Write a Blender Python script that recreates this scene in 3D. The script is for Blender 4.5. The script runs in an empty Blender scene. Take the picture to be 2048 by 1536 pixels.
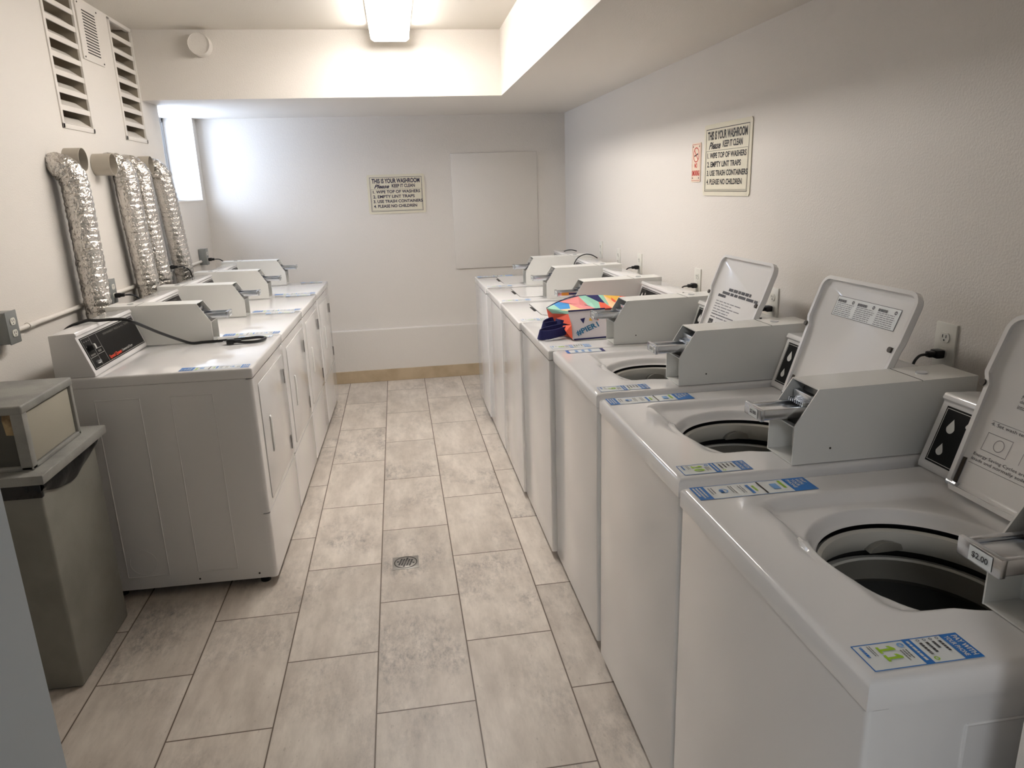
import bpy, bmesh, math, random
from mathutils import Vector, Matrix, noise
random.seed(7)
SC = bpy.context.scene
COL = SC.collection
PI = math.pi

# ------------------------------------------------------------------ camera
def R(d): return math.radians(d)
F_PX, PITCH, YAW, ROLL, CAM_H = 1434.85, 15.4083, 8.5143, -1.8579, 1.5314
cd = bpy.data.cameras.new('camera'); cam = bpy.data.objects.new('camera', cd); COL.objects.link(cam)
cd.sensor_width = 36.0; cd.sensor_fit = 'HORIZONTAL'; cd.lens = F_PX / 2048 * 36.0
cd.clip_start = 0.02
a, b, c = R(PITCH), R(YAW), R(ROLL)
fw = Vector((math.sin(b)*math.cos(a), math.cos(b)*math.cos(a), -math.sin(a)))
rt = Vector((math.cos(b), -math.sin(b), 0)); up = rt.cross(fw)
r2 = rt*math.cos(c) + up*math.sin(c); u2 = -rt*math.sin(c) + up*math.cos(c)
M = Matrix((r2, u2, -fw)).transposed().to_4x4(); M.translation = Vector((0, 0, CAM_H))
cam.matrix_world = M
SC.camera = cam
SC.view_settings.view_transform = 'Standard'; SC.view_settings.look = 'None'
SC.view_settings.gamma = 1; SC.view_settings.use_curve_mapping = False
SC.view_settings.exposure = 0.06
SC.cycles.caustics_reflective = False; SC.cycles.caustics_refractive = False

# ------------------------------------------------------------------ world (daylight outside the window)
W = bpy.data.worlds.new('World'); SC.world = W; W.use_nodes = True
bg = W.node_tree.nodes['Background']; bg.inputs['Color'].default_value = (0.70, 0.79, 1.0, 1); bg.inputs['Strength'].default_value = 17.0

def area(name, loc, rot, sx, sy, power, col, portal=False):
    l = bpy.data.lights.new(name, 'AREA'); l.shape = 'RECTANGLE'; l.size = sx; l.size_y = sy
    l.energy = power; l.color = col
    if portal: l.cycles.is_portal = True
    o = bpy.data.objects.new(name, l); COL.objects.link(o); o.location = loc; o.rotation_euler = rot
    return o
area('window_daylight_portal', (-1.71, 5.435, 1.79), (0, R(-90), 0), 0.62, 0.82, 1, (1, 1, 1), portal=True)
area('hall_lamp_light', (-0.3, -1.2, 2.38), (0, 0, 0), 0.5, 0.5, 24, (0.92, 0.95, 1.0))
LAMP = 25.0      # emission strength of the ceiling fixture's diffuser

# ------------------------------------------------------------------ materials
def srgb(r, g, b):
    f = lambda v: (v/255/12.92) if v/255 <= 0.04045 else ((v/255+0.055)/1.055)**2.4
    return (f(r), f(g), f(b), 1)
MATS = {}
def mat(name, col, rough=0.5, metal=0.0, coat=0.0, bump=None, vary=None, spec=0.5, emit=None):
    if name in MATS: return MATS[name]
    m = bpy.data.materials.new(name); m.use_nodes = True; nt = m.node_tree
    p = nt.nodes['Principled BSDF']
    p.inputs['Base Color'].default_value = col; p.inputs['Roughness'].default_value = rough
    p.inputs['Metallic'].default_value = metal; p.inputs['Coat Weight'].default_value = coat
    p.inputs['Specular IOR Level'].default_value = spec
    if emit: p.inputs['Emission Color'].default_value = emit[0]; p.inputs['Emission Strength'].default_value = emit[1]
    tc = nt.nodes.new('ShaderNodeTexCoord')
    if bump:
        n = nt.nodes.new('ShaderNodeTexNoise'); n.inputs['Scale'].default_value = bump[0]; n.inputs['Detail'].default_value = 3
        nt.links.new(tc.outputs['Object'], n.inputs['Vector'])
        bp = nt.nodes.new('ShaderNodeBump'); bp.inputs['Strength'].default_value = bump[1]; bp.inputs['Distance'].default_value = bump[2]
        nt.links.new(n.outputs['Fac'], bp.inputs['Height']); nt.links.new(bp.outputs['Normal'], p.inputs['Normal'])
    if vary:
        n = nt.nodes.new('ShaderNodeTexNoise'); n.inputs['Scale'].default_value = vary[0]; n.inputs['Detail'].default_value = 5
        nt.links.new(tc.outputs['Object'], n.inputs['Vector'])
        cr = nt.nodes.new('ShaderNodeValToRGB')
        cr.color_ramp.elements[0].position = 0.35; cr.color_ramp.elements[0].color = vary[1]
        cr.color_ramp.elements[1].position = 0.62; cr.color_ramp.elements[1].color = col
        nt.links.new(n.outputs['Fac'], cr.inputs['Fac']); nt.links.new(cr.outputs['Color'], p.inputs['Base Color'])
    MATS[name] = m
    return m
WALL = mat('painted_wall', srgb(225, 219, 211), 0.55, bump=(170, 0.35, 0.004))
CEIL = mat('painted_ceiling', srgb(218, 212, 202), 0.6, bump=(120, 0.25, 0.004))
HALL = mat('hall_paint', srgb(196, 202, 206), 0.5)
JAMB = mat('jamb_paint', srgb(190, 198, 203), 0.35)
ENAM = mat('white_enamel', srgb(225, 223, 221), 0.11, coat=0.3, bump=(420, 0.04, 0.001))
ENAM2 = mat('white_powder_coat', srgb(222, 221, 216), 0.38, bump=(600, 0.1, 0.001))
SEAMG = mat('soft_seam', srgb(158, 155, 150), 0.6)
SEAM = mat('dark_seam', srgb(40, 36, 32), 0.7)
TUBW = mat('white_tub_plastic', srgb(190, 188, 180), 0.35)
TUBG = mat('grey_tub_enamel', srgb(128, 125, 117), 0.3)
TUBSH = mat('shaded_tub_enamel', srgb(62, 62, 60), 0.35)  # tub enamel darkened to paint in the shade deep in the drum
BLK = mat('black_rubber', srgb(14, 14, 15), 0.42)
PANEL = mat('black_control_panel', srgb(16, 15, 15), 0.35, spec=0.2)
CHROME = mat('brushed_chrome', srgb(205, 208, 212), 0.22, metal=1.0, bump=(90, 0.15, 0.002))
CHUTE = mat('dull_chute_metal', srgb(150, 151, 152), 0.35, metal=0.9)
STEEL = mat('drain_steel', srgb(150, 146, 140), 0.4, metal=0.5)
HINGE = mat('hinge_metal', srgb(70, 64, 58), 0.4, metal=0.8)
FOIL = mat('crumpled_foil', srgb(214, 210, 204), 0.24, metal=1.0, bump=(60, 0.9, 0.012))
GALV = mat('painted_collar', srgb(178, 170, 156), 0.45)
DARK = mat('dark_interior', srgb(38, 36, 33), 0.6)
BOXG = mat('galvanised_box', srgb(142, 145, 143), 0.42, metal=0.35, bump=(60, 0.2, 0.002))
OUTW = mat('outlet_white', srgb(225, 222, 212), 0.35)
BIN = mat('bin_grey_plastic', srgb(132, 130, 121), 0.55, bump=(260, 0.3, 0.002), vary=(5, srgb(118, 116, 107)))
BINL = mat('bin_light_speckled', srgb(150, 149, 143), 0.6, bump=(240, 0.3, 0.002), vary=(9, srgb(128, 127, 123)))
BIND = mat('bin_side_dark', srgb(76, 75, 68), 0.6)
FLAP = mat('bin_flap_cream', srgb(168, 163, 148), 0.45)
BAGB = mat('black_bin_liner', srgb(9, 9, 10), 0.10, bump=(12, 0.35, 0.015))
REM = mat('torn_label_remnant', srgb(176, 152, 112), 0.7, vary=(30, srgb(120, 96, 66)))
STW = mat('sticker_white', srgb(222, 224, 222), 0.35)
STB = mat('sticker_blue', srgb(28, 112, 190), 0.35)
STL = mat('sticker_light_blue', srgb(120, 165, 215), 0.35)
STG = mat('sticker_green', srgb(158, 200, 40), 0.35)
STK = mat('sticker_grey_print', srgb(120, 118, 122), 0.5)
STD = mat('print_dark', srgb(58, 56, 58), 0.5)
STWL = mat('panel_white_print', srgb(215, 215, 210), 0.5)
STGL = mat('panel_grey_print', srgb(120, 118, 112), 0.5)
RED = mat('logo_red', srgb(222, 70, 44), 0.4)
SIGN = mat('sign_cream', srgb(224, 217, 196), 0.4)
SIGNI = mat('sign_ink', srgb(26, 21, 18), 0.5)
SIGNB = mat('sign_ink_navy', srgb(24, 18, 58), 0.5)
SIGNR = mat('sign_red', srgb(205, 60, 52), 0.5)
SIGNP = mat('sign_pale', srgb(232, 214, 192), 0.4)
VENTSH = mat('shaded_vent_inside', srgb(150, 140, 124), 0.8)  # darker wall tone: shade inside the vents put into the colour
TILEB = mat('tile_baseboard', srgb(196, 176, 146), 0.5, vary=(7, srgb(178, 158, 128)), bump=(40, 0.2, 0.002))
ALU = mat('window_aluminium', srgb(176, 176, 178), 0.35, metal=0.4)
NAVY = mat('bag_navy', srgb(30, 33, 92), 0.75)
LENS = mat('light_diffuser', srgb(250, 248, 240), 0.4, emit=((1.0, 0.955, 0.915, 1), LAMP))
LIGHTW = mat('fixture_white', srgb(232, 230, 222), 0.4)
AMBER = mat('amber_marker', srgb(222, 150, 60), 0.4)

def glass():
    m = bpy.data.materials.new('window_glass'); m.use_nodes = True; nt = m.node_tree
    out = nt.nodes['Material Output']; tr = nt.nodes.new('ShaderNodeBsdfTransparent'); tr.inputs['Color'].default_value = (0.93, 0.96, 0.97, 1)
    gl = nt.nodes.new('ShaderNodeBsdfGlossy'); gl.inputs['Roughness'].default_value = 0.02
    mx = nt.nodes.new('ShaderNodeMixShader')
    mx.inputs[0].default_value = 0.05; nt.links.new(tr.outputs[0], mx.inputs[1]); nt.links.new(gl.outputs[0], mx.inputs[2]); nt.links.new(mx.outputs[0], out.inputs['Surface'])
    return m
GLASS = glass()

def floor_mat():
    m = bpy.data.materials.new('travertine_tiles'); m.use_nodes = True; nt = m.node_tree; L = nt.links
    p = nt.nodes['Principled BSDF']
    geo = nt.nodes.new('ShaderNodeNewGeometry'); sep = nt.nodes.new('ShaderNodeSeparateXYZ')
    L.new(geo.outputs['Position'], sep.inputs[0])
    def mth(op, *ins, clamp=False):
        n = nt.nodes.new('ShaderNodeMath'); n.operation = op; n.use_clamp = clamp
        for i, v in enumerate(ins):
            if isinstance(v, (int, float)): n.inputs[i].default_value = v
            else: L.new(v, n.inputs[i])
        return n.outputs[0]
    TW, TL, X0 = 0.3039, 0.613, -0.4706
    u = mth('DIVIDE', mth('SUBTRACT', sep.outputs['X'], X0), TW)
    cu = mth('FLOOR', u); fu = mth('FRACT', u)
    par = mth('MULTIPLY', mth('FRACT', mth('MULTIPLY', mth('ADD', cu, 40), 0.5)), 2.0)   # 0 even / 1 odd column
    ph = mth('ADD', 0.353, mth('MULTIPLY', par, -0.308))
    v = mth('DIVIDE', mth('SUBTRACT', sep.outputs['Y'], ph), TL)
    cv = mth('FLOOR', v); fv = mth('FRACT', v)
    du = mth('MULTIPLY', mth('MINIMUM', fu, mth('SUBTRACT', 1.0, fu)), TW)
    dv = mth('MULTIPLY', mth('MINIMUM', fv, mth('SUBTRACT', 1.0, fv)), TL)
    dd = mth('MINIMUM', du, dv)
    grout = mth('LESS_THAN', dd, 0.0021)
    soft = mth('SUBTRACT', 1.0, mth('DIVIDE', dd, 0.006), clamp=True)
    cmb = nt.nodes.new('ShaderNodeCombineXYZ'); L.new(cu, cmb.inputs[0]); L.new(cv, cmb.inputs[1])
    wn = nt.nodes.new('ShaderNodeTexWhiteNoise'); wn.noise_dimensions = '3D'; L.new(cmb.outputs[0], wn.inputs['Vector'])
    vm = nt.nodes.new('ShaderNodeVectorMath'); vm.operation = 'SCALE'; vm.inputs['Scale'].default_value = 9.0
    L.new(wn.outputs['Color'], vm.inputs[0])
    va = nt.nodes.new('ShaderNodeVectorMath'); va.operation = 'ADD'; L.new(geo.outputs['Position'], va.inputs[0]); L.new(vm.outputs[0], va.inputs[1])
    def nz(scale, detail, rough, sx=1, sy=1):
        mp = nt.nodes.new('ShaderNodeMapping'); mp.inputs['Scale'].default_value = (sx, sy, 1); L.new(va.outputs[0], mp.inputs['Vector'])
        n = nt.nodes.new('ShaderNodeTexNoise'); n.inputs['Scale'].default_value = scale; n.inputs['Detail'].default_value = detail
        n.inputs['Roughness'].default_value = rough; L.new(mp.outputs[0], n.inputs['Vector']); return n.outputs['Fac']
    def ramp(fac, p0, c0, p1, c1):
        cr = nt.nodes.new('ShaderNodeValToRGB'); e = cr.color_ramp.elements
        e[0].position = p0; e[0].color = c0; e[1].position = p1; e[1].color = c1; L.new(fac, cr.inputs['Fac']); return cr.outputs['Color']
    def mix(t, f, a_, b_):
        n = nt.nodes.new('ShaderNodeMixRGB'); n.blend_type = t
        for s, vv in ((0, f), (1, a_), (2, b_)):
            if isinstance(vv, (int, float)): n.inputs[s].default_value = vv
            elif isinstance(vv, tuple): n.inputs[s].default_value = vv
            else: L.new(vv, n.inputs[s])
        return n.outputs[0]
    base = ramp(nz(3.0, 6, 0.6, 3.0, 1.0), 0.35, srgb(200, 189, 177), 0.65, srgb(224, 214, 202))
    streak = ramp(nz(9, 8, 0.7, 3.2, 0.8), 0.40, (0.80, 0.79, 0.78, 1), 0.60, (1, 1, 1, 1))
    base = mix('MULTIPLY', 0.55, base, streak)
    # patches of grey dirt, cut off at tile edges
    patch = ramp(nz(2.3, 5, 0.65), 0.47, (0, 0, 0, 1), 0.64, (1, 1, 1, 1))
    fine = ramp(nz(22, 12, 0.82, 1.9, 0.8), 0.43, (0, 0, 0, 1), 0.62, (1, 1, 1, 1))
    dirt = mix('MULTIPLY', 1.0, patch, fine)
    sp0 = nt.nodes.new('ShaderNodeSeparateColor'); L.new(wn.outputs['Color'], sp0.inputs[0])
    amt = mth('ADD', 0.32, mth('MULTIPLY', mth('POWER', sp0.outputs[2], 1.3), 0.62))
    base = mix('MIX', mth('MULTIPLY', dirt, amt), base, srgb(112, 106, 104))
    pits = ramp(nz(60, 3, 0.6, 1, .5), 0.66, (0, 0, 0, 1), 0.72, (1, 1, 1, 1))
    base = mix('MIX', mth('MULTIPLY', pits, 0.35), base, srgb(150, 138, 125))
    sp = nt.nodes.new('ShaderNodeSeparateColor'); L.new(wn.outputs['Color'], sp.inputs[0])
    tint = mth('ADD', 0.91, mth('MULTIPLY', sp.outputs[0], 0.13))
    tc = nt.nodes.new('ShaderNodeCombineColor')
    for i in range(3): L.new(tint, tc.inputs[i])
    base = mix('MULTIPLY', 1.0, base, tc.outputs[0])
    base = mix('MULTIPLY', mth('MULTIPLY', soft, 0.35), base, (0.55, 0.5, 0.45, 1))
    base = mix('MIX', grout, base, srgb(92, 76, 62))
    L.new(base, p.inputs['Base Color'])
    p.inputs['Roughness'].default_value = 0.42
    bp = nt.nodes.new('ShaderNodeBump'); bp.inputs['Strength'].default_value = 0.5; bp.inputs['Distance'].default_value = 0.002
    h = mth('SUBTRACT', mth('MULTIPLY', nz(40, 4, 0.6), 0.25), grout)
    L.new(h, bp.inputs['Height']); L.new(bp.outputs['Normal'], p.inputs['Normal'])
    return m
FLOOR = floor_mat()

# ------------------------------------------------------------------ mesh helpers
class MB:
    def __init__(s): s.bm = bmesh.new(); s.mats = []
    def _mi(s, m):
        if m not in s.mats: s.mats.append(m)
        return s.mats.index(m)
    def add(s, vs, fs, m, T=None):
        mi = s._mi(m); bv = [s.bm.verts.new((T @ Vector(v)) if T else v) for v in vs]
        out = []
        for f in fs:
            try: fc = s.bm.faces.new([bv[i] for i in f]); fc.material_index = mi; out.append(fc)
            except ValueError: pass
        return out
    def box(s, x0, x1, y0, y1, z0, z1, m, bev=0.0, seg=2, T=None, edges=None):
        t = bmesh.new(); bmesh.ops.create_cube(t, size=1)
        for v in t.verts: v.co = Vector(((x0+x1)/2+v.co.x*(x1-x0), (y0+y1)/2+v.co.y*(y1-y0), (z0+z1)/2+v.co.z*(z1-z0)))
        if bev > 0:
            es = [e for e in t.edges if edges is None or edges(e)]
            bmesh.ops.bevel(t, geom=es, offset=bev, segments=seg, affect='EDGES', profile=0.5)
        s.join(t, m, T)
    def join(s, t, m, T=None):
        t.verts.index_update(); vs = [v.co.copy() for v in t.verts]; fs = [[v.index for v in f.verts] for f in t.faces]
        t.free(); s.add(vs, fs, m, T)
    def prism(s, poly, axis, a0, a1, m, bev=0.0, T=None):
        """poly: 2D points in the plane normal to axis. axis 'y': (x,z); 'x': (y,z); 'z': (x,y)"""
        def P(p, q):
            return {'y': (p[0], q, p[1]), 'x': (q, p[0], p[1]), 'z': (p[0], p[1], q)}[axis]
        n = len(poly); t = bmesh.new()
        A = [t.verts.new(P(p, a0)) for p in poly]; B = [t.verts.new(P(p, a1)) for p in poly]
        t.faces.new(A); t.faces.new(B[::-1])
        for i in range(n): t.faces.new((A[i], B[i], B[(i+1) % n], A[(i+1) % n]))
        bmesh.ops.recalc_face_normals(t, faces=t.faces)
        if bev > 0: bmesh.ops.bevel(t, geom=list(t.edges), offset=bev, segments=2, affect='EDGES', profile=0.5)
        s.join(t, m, T)
    def tube(s, pts, r, m, n=10, cap=True, rf=None, T=None):
        pts = [Vector(p) for p in pts]; vs = []; fs = []; N = None
        for i, p in enumerate(pts):
            t = (pts[min(i+1, len(pts)-1)] - pts[max(i-1, 0)]).normalized()
            if N is None:
                N = t.orthogonal().normalized()
            N = (N - t*N.dot(t)).normalized(); Bn = t.cross(N)
            for k in range(n):
                aa = 2*PI*k/n; rr = rf(i, k, p, aa) if rf else r
                vs.append(p + (N*math.cos(aa) + Bn*math.sin(aa))*rr)
        for i in range(len(pts)-1):
            for k in range(n):
                fs.append((i*n+k, i*n+(k+1) % n, (i+1)*n+(k+1) % n, (i+1)*n+k))
        if cap: fs.append(tuple(range(n-1, -1, -1))); fs.append(tuple((len(pts)-1)*n+k for k in range(n)))
        s.add(vs, fs, m, T)
    def cyl(s, p0, p1, r, m, n=20, T=None): s.tube([p0, p1], r, m, n, T=T)
    def lathe(s, prof, m, n=48, center=(0, 0, 0), T=None, arc=None):
        """prof list (r,z) around Z through center"""
        vs = []; fs = []; c0 = Vector(center)
        for (r, z) in prof:
            for k in range(n):
                aa = 2*PI*k/n; vs.append(c0+Vector((r*math.cos(aa), r*math.sin(aa), z)))
        for i in range(len(prof)-1):
            for k in range(n): fs.append((i*n+k, i*n+(k+1) % n, (i+1)*n+(k+1) % n, (i+1)*n+k))
        s.add(vs, fs, m, T)
    def rrect(s, x0, x1, y0, y1, z, r, m, T=None, n=5):
        s.add([(p[0], p[1], z) for p in rr(x0, x1, y0, y1, r, n)], [tuple(range(4*(n+1)))], m, T)
    def mesh(s, name, smooth=32):
        me = bpy.data.meshes.new(name); s.bm.normal_update(); s.bm.to_mesh(me); s.bm.free()
        for m in s.mats: me.materials.append(m)
        if smooth:
            me.polygons.foreach_set('use_smooth', [True]*len(me.polygons)); me.set_sharp_from_angle(angle=R(smooth))
        return me
    def build(s, name, parent=None, smooth=32):
        o = bpy.data.objects.new(name, s.mesh(name, smooth)); COL.objects.link(o)
        if parent: o.parent = parent
        return o
def rr(x0, x1, y0, y1, r, n=5):
    out = []
    for cx, cy, a0 in ((x1-r, y1-r, 0), (x0+r, y1-r, 90), (x0+r, y0+r, 180), (x1-r, y0+r, 270)):
        for i in range(n+1):
            aa = R(a0+90*i/n); out.append((cx+r*math.cos(aa), cy+r*math.sin(aa)))
    return out
def thing(name, label, cat, loc=(0, 0, 0), rz=0.0, group=None):
    o = bpy.data.objects.new(name, None); COL.objects.link(o); o.location = loc; o.rotation_euler = (0, 0, rz)
    o.empty_display_size = 0.1
    return tag(o, label, cat, group)
def tag(o, label, cat, group=None):
    o['label'] = label; o['category'] = cat
    if group: o['group'] = group
    return o
def struct(o): o['kind'] = 'structure'; return o
def dup(root, loc=None, rz=None, label=None, group=None, skip=()):
    r = root.copy(); COL.objects.link(r)
    if loc is not None: r.location = loc
    if rz is not None: r.rotation_euler = (0, 0, rz)
    if label: r['label'] = label
    if group: r['group'] = group
    for ch in list(root.children):
        if ch.name.split('.')[0] in skip: continue
        c_ = ch.copy(); COL.objects.link(c_); c_.parent = r
        for g in ch.children:
            d = g.copy(); COL.objects.link(d); d.parent = c_
    return r
_tc = {}
def text_geo(body, bold=0.0, shear=0.0):
    key = (body, bold, shear)
    if key in _tc: return _tc[key]
    cu = bpy.data.curves.new('txt', 'FONT'); cu.body = body; cu.size = 1.0; cu.offset = bold; cu.shear = shear; cu.resolution_u = 3
    o = bpy.data.objects.new('txt', cu); COL.objects.link(o)
    dg = bpy.context.evaluated_depsgraph_get(); me = bpy.data.meshes.new_from_object(o.evaluated_get(dg))
    vs = [v.co.copy() for v in me.vertices]; fs = [tuple(p.vertices) for p in me.polygons]
    bpy.data.objects.remove(o); bpy.data.curves.remove(cu); bpy.data.meshes.remove(me)
    x0 = min(v.x for v in vs); x1 = max(v.x for v in vs); y0 = min(v.y for v in vs); y1 = max(v.y for v in vs)
    _tc[key] = ([((v.x-x0)/(x1-x0), (v.y-y0)/(y1-y0)) for v in vs], fs, (x1-x0)/(y1-y0)); return _tc[key]
def text(mb, body, x, y, w, h, z, m, T=None, bold=0.0, shear=0.0, rot=0.0):
    """text filling the box w x h with lower left corner x,y; optional rot (deg) about that corner"""
    vs, fs, _ = text_geo(body, bold, shear); ca, sa = math.cos(R(rot)), math.sin(R(rot))
    mb.add([(x+px*w*ca-py*h*sa, y+px*w*sa+py*h*ca, z) for px, py in vs], fs, m, T)
def quad(mb, x0, x1, y0, y1, z, m, T=None): mb.add([(x0, y0, z), (x1, y0, z), (x1, y1, z), (x0, y1, z)], [(0, 1, 2, 3)], m, T)
def frame2(mb, x0, x1, y0, y1, t, z, m, T=None):
    quad(mb, x0, x1, y0, y0+t, z, m, T); quad(mb, x0, x1, y1-t, y1, z, m, T)
    quad(mb, x0, x0+t, y0+t, y1-t, z, m, T); quad(mb, x1-t, x1, y0+t, y1-t, z, m, T)
def bars(mb, x, y, w, h, n, z, m, T=None, fill=0.5, rnd=0.3, seed=1):
    """n rows of print too small to read"""
    rg = random.Random(seed)
    for i in range(n):
        yy = y + h*(n-1-i)/n; ww = w*(1-rnd*rg.random()); xx = x
        while xx < x+ww:
            l = min(w*(0.08+0.14*rg.random()), x+ww-xx); quad(mb, xx, xx+l, yy, yy+h/n*fill, z, m, T); xx += l + w*0.025
def ring2(mb, cx, cy, r, t, z, m, T=None, n=24, sy=1.0):
    vs = []; fs = []
    for k in range(n):
        a_ = 2*PI*k/n
        for q in (r, r-t): vs.append((cx+q*math.cos(a_), cy+q*sy*math.sin(a_), z))
    for k in range(n):
        j = (k+1) % n; fs.append((2*k, 2*j, 2*j+1, 2*k+1))
    mb.add(vs, fs, m, T)
def line2(mb, p, q, t, z, m, T=None):
    d = Vector((q[0]-p[0], q[1]-p[1])); n_ = Vector((-d.y, d.x)).normalized()*t/2
    mb.add([(p[0]+n_.x, p[1]+n_.y, z), (p[0]-n_.x, p[1]-n_.y, z), (q[0]-n_.x, q[1]-n_.y, z), (q[0]+n_.x, q[1]+n_.y, z)], [(0, 1, 2, 3)], m, T)
def basis(o, u, v):
    u = Vector(u).normalized(); v = Vector(v); v = (v-u*v.dot(u)).normalized(); w = u.cross(v)
    m_ = Matrix((u, v, w)).transposed().to_4x4(); m_.translation = Vector(o); return m_
def smooth_path(pts, k=8):
    P = [Vector(p) for p in pts]; P = [P[0]*2-P[1]]+P+[P[-1]*2-P[-2]]; out = []
    for i in range(1, len(P)-2):
        for j in range(k):
            t = j/k
            out.append(0.5*((2*P[i])+(-P[i-1]+P[i+1])*t+(2*P[i-1]-5*P[i]+4*P[i+1]-P[i+2])*t*t+(-P[i-1]+3*P[i]-3*P[i+1]+P[i+2])*t**3))
    out.append(P[-2]); return out

# ------------------------------------------------------------------ room dimensions
XL, XR, YB, ZC, ZS = -1.4174, 1.381, 5.932, 2.459, 2.081
YS, XS = 4.758, 0.712
Y0 = 0.62                      # room side of the doorway wall
WT = 0.26                      # wall thickness
def one(name, fn, smooth=0):
    m_ = MB(); fn(m_); return struct(m_.build(name, None, smooth))

one('floor', lambda m: m.box(XL-.3, XR+.3, -2.6, YB+.2, -0.05, 0, FLOOR))
def holes(mb, ys, zs, hs, m):
    for i in range(len(ys)-1):
        for j in range(len(zs)-1):
            yc, zc = (ys[i]+ys[i+1])/2, (zs[j]+zs[j+1])/2
            if any(h[0] < yc < h[1] and h[2] < zc < h[3] for h in hs): continue
            mb.box(XL-WT, XL, ys[i], ys[i+1], zs[j], zs[j+1], m)
V1 = (3.60, 3.955, 1.84, 2.449); V2 = (4.385, 4.74, 1.84, 2.449); WIN = (5.04, 5.83, 1.505, ZS)
def wl(m):
    holes(m, [Y0-.27, V1[0], V1[1], V2[0], V2[1], WIN[0], WIN[1], YB+.1], [0, 1.505, 1.84, ZS, 2.449, ZC+.1], [V1, V2, WIN], WALL)
    bmesh.ops.remove_doubles(m.bm, verts=m.bm.verts, dist=1e-5)
one('wall_left', wl)
one('wall_right', lambda m: m.box(XR, XR+WT, Y0-.27, YB+.1, 0, ZC+.1, WALL))
one('wall_back', lambda m: m.box(XL-WT, XR+WT, YB, YB+WT, 0, ZC+.1, WALL))
def wf(m):
    m.box(XL-WT, -0.345, Y0-.27, Y0, 0, ZC+.1, JAMB); m.box(0.70, XR+WT, Y0-.27, Y0, 0, ZC+.1, WALL)
    m.box(-0.345, 0.70, Y0-.27, Y0, 2.12, ZC+.1, WALL)
one('wall_front', wf)
one('ceiling', lambda m: m.box(XL-WT, XR+WT, -2.6, YB+WT, ZC, ZC+.1, CEIL))
one('trim_1', lambda m: m.box(XL, XR, YS, YB, ZS, ZC, WALL))
one('trim_2', lambda m: m.prism([(XS-.007, YS), (XS-.055, Y0), (XR, Y0), (XR, YS)], 'z', ZS, ZC, WALL))
def low(m): m.box(XL, XR, 5.878, YB, 0, 0.437, WALL, bev=0.006)
o = one('wall_back_lower', low); o.name = 'trim_3'
one('baseboard_back', lambda m: m.box(XL, XR, 5.868, 5.8785, 0, 0.10, TILEB, bev=0.002))
def hall(m):
    m.box(-1.3, -1.2, -2.6, Y0-.27, 0, ZC, HALL); m.box(1.6, 1.7, -2.6, Y0-.27, 0, ZC, HALL); m.box(-1.3, 1.7, -2.7, -2.6, 0, ZC, HALL)
one('wall_hall', hall)

# window
def win():
    fr = MB(); x0, x1 = -1.655, -1.618; y0, y1, z0, z1 = WIN[0], WIN[1], WIN[2], WIN[3]
    fr.box(x0, x1, y0, y1, z0, z0+.03, ALU, .003); fr.box(x0, x1, y0, y1, z1-.03, z1, ALU, .003)
    fr.box(x0, x1, y0, y0+.03, z0, z1, ALU, .003); fr.box(x0, x1, y1-.03, y1, z0, z1, ALU, .003)
    fr.box(x0+.008, x1-.008, (y0+y1)/2-.02, (y0+y1)/2+.02, z0, z1, ALU, .003)
    fr.box(x0+.014, x1-.004, y1-.062, y1-.035, z0+.03, z1-.03, ALU, .003)
    f = struct(fr.build('window_1'))
    g = MB(); g.box(-1.640, -1.636, y0+.03, y1-.03, z0+.03, z1-.03, GLASS); g.build('window_pane', f, 0)
    s = MB(); s.box(XL-WT, XL+.004, y0, y1, z0-.012, z0, WALL, .002); s.build('window_sill', f)
win()

# ------------------------------------------------------------------ louvred vents in the left wall
def vent(y0, y1, z0, z1, label):
    t = thing('louvre_vent', label, 'vent', (XL, (y0+y1)/2, z0), 0, 'louvre vents high on the left wall')
    f = MB(); a0, a1 = y0-(y0+y1)/2, y1-(y0+y1)/2; H = z1-z0
    f.box(-.02, .006, a0, a0+.022, 0, H, WALL, .002); f.box(-.02, .006, a1-.022, a1, 0, H, WALL, .002)
    f.box(-.02, .006, a0, a1, 0, .022, WALL, .002); f.box(-.02, .006, a0, a1, H-.012, H, WALL, .002)
    f.box(-.13, -.12, a0, a1, 0, H, VENTSH); f.box(-.12, -.004, a0-.0, a0+.003, 0, H, VENTSH); f.box(-.12, -.004, a1-.024, a1-.0218, 0, H, VENTSH)  # back plate and end walls in the painted-shade tone
    f.build('frame', t)
    n = 8; p = 0.0735
    for i in range(n):
        zb = 0.012 + i*p
        s = MB(); s.prism([(.004, zb+p*.55+.022), (.004, zb+p*.55), (-.002, zb+p*.55), (-.118, zb-.012), (-.118, zb-.004), (-.006, zb+p*.55+.022)] if 0 else
                          [(.003, zb+.066), (.003, zb+.088), (-.003, zb+.088), (-.003, zb+.066)], 'y', a0+.02, a1-.02, WALL)
        # sloping blade running down and back from the face bar
        s.prism([(-.002, zb+.012), (-.002, zb+.0145), (-.055, zb+.052), (-.055, zb+.0495)], 'y', a0+.02, a1-.02, WALL)
        if zb+.088 < H: s.build('louvre_blade', t, 0)
        else: s.bm.free()
    return t
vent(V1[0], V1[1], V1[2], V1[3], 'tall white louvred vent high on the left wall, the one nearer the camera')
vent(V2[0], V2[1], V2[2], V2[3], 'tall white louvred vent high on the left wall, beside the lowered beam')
def grille():
    t = thing('wall_grille', 'small slotted white metal grille between the two tall louvred vents', 'grille', (XL, 4.105, 2.18))
    p = MB(); p.box(0, .008, -.13, .13, 0, .262, WALL, .003)
    for sy in (-.115, .115):
        for sz in (.012, .25): p.cyl((.008, sy, sz), (.0105, sy, sz), .004, HINGE, 8)
    p.build('plate', t)
    s = MB()
    for i in range(15): s.box(.0078, .0088, -.072, .085, .035+i*.0134, .0405+i*.0134, SEAM)
    s.build('slots', t)
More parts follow.
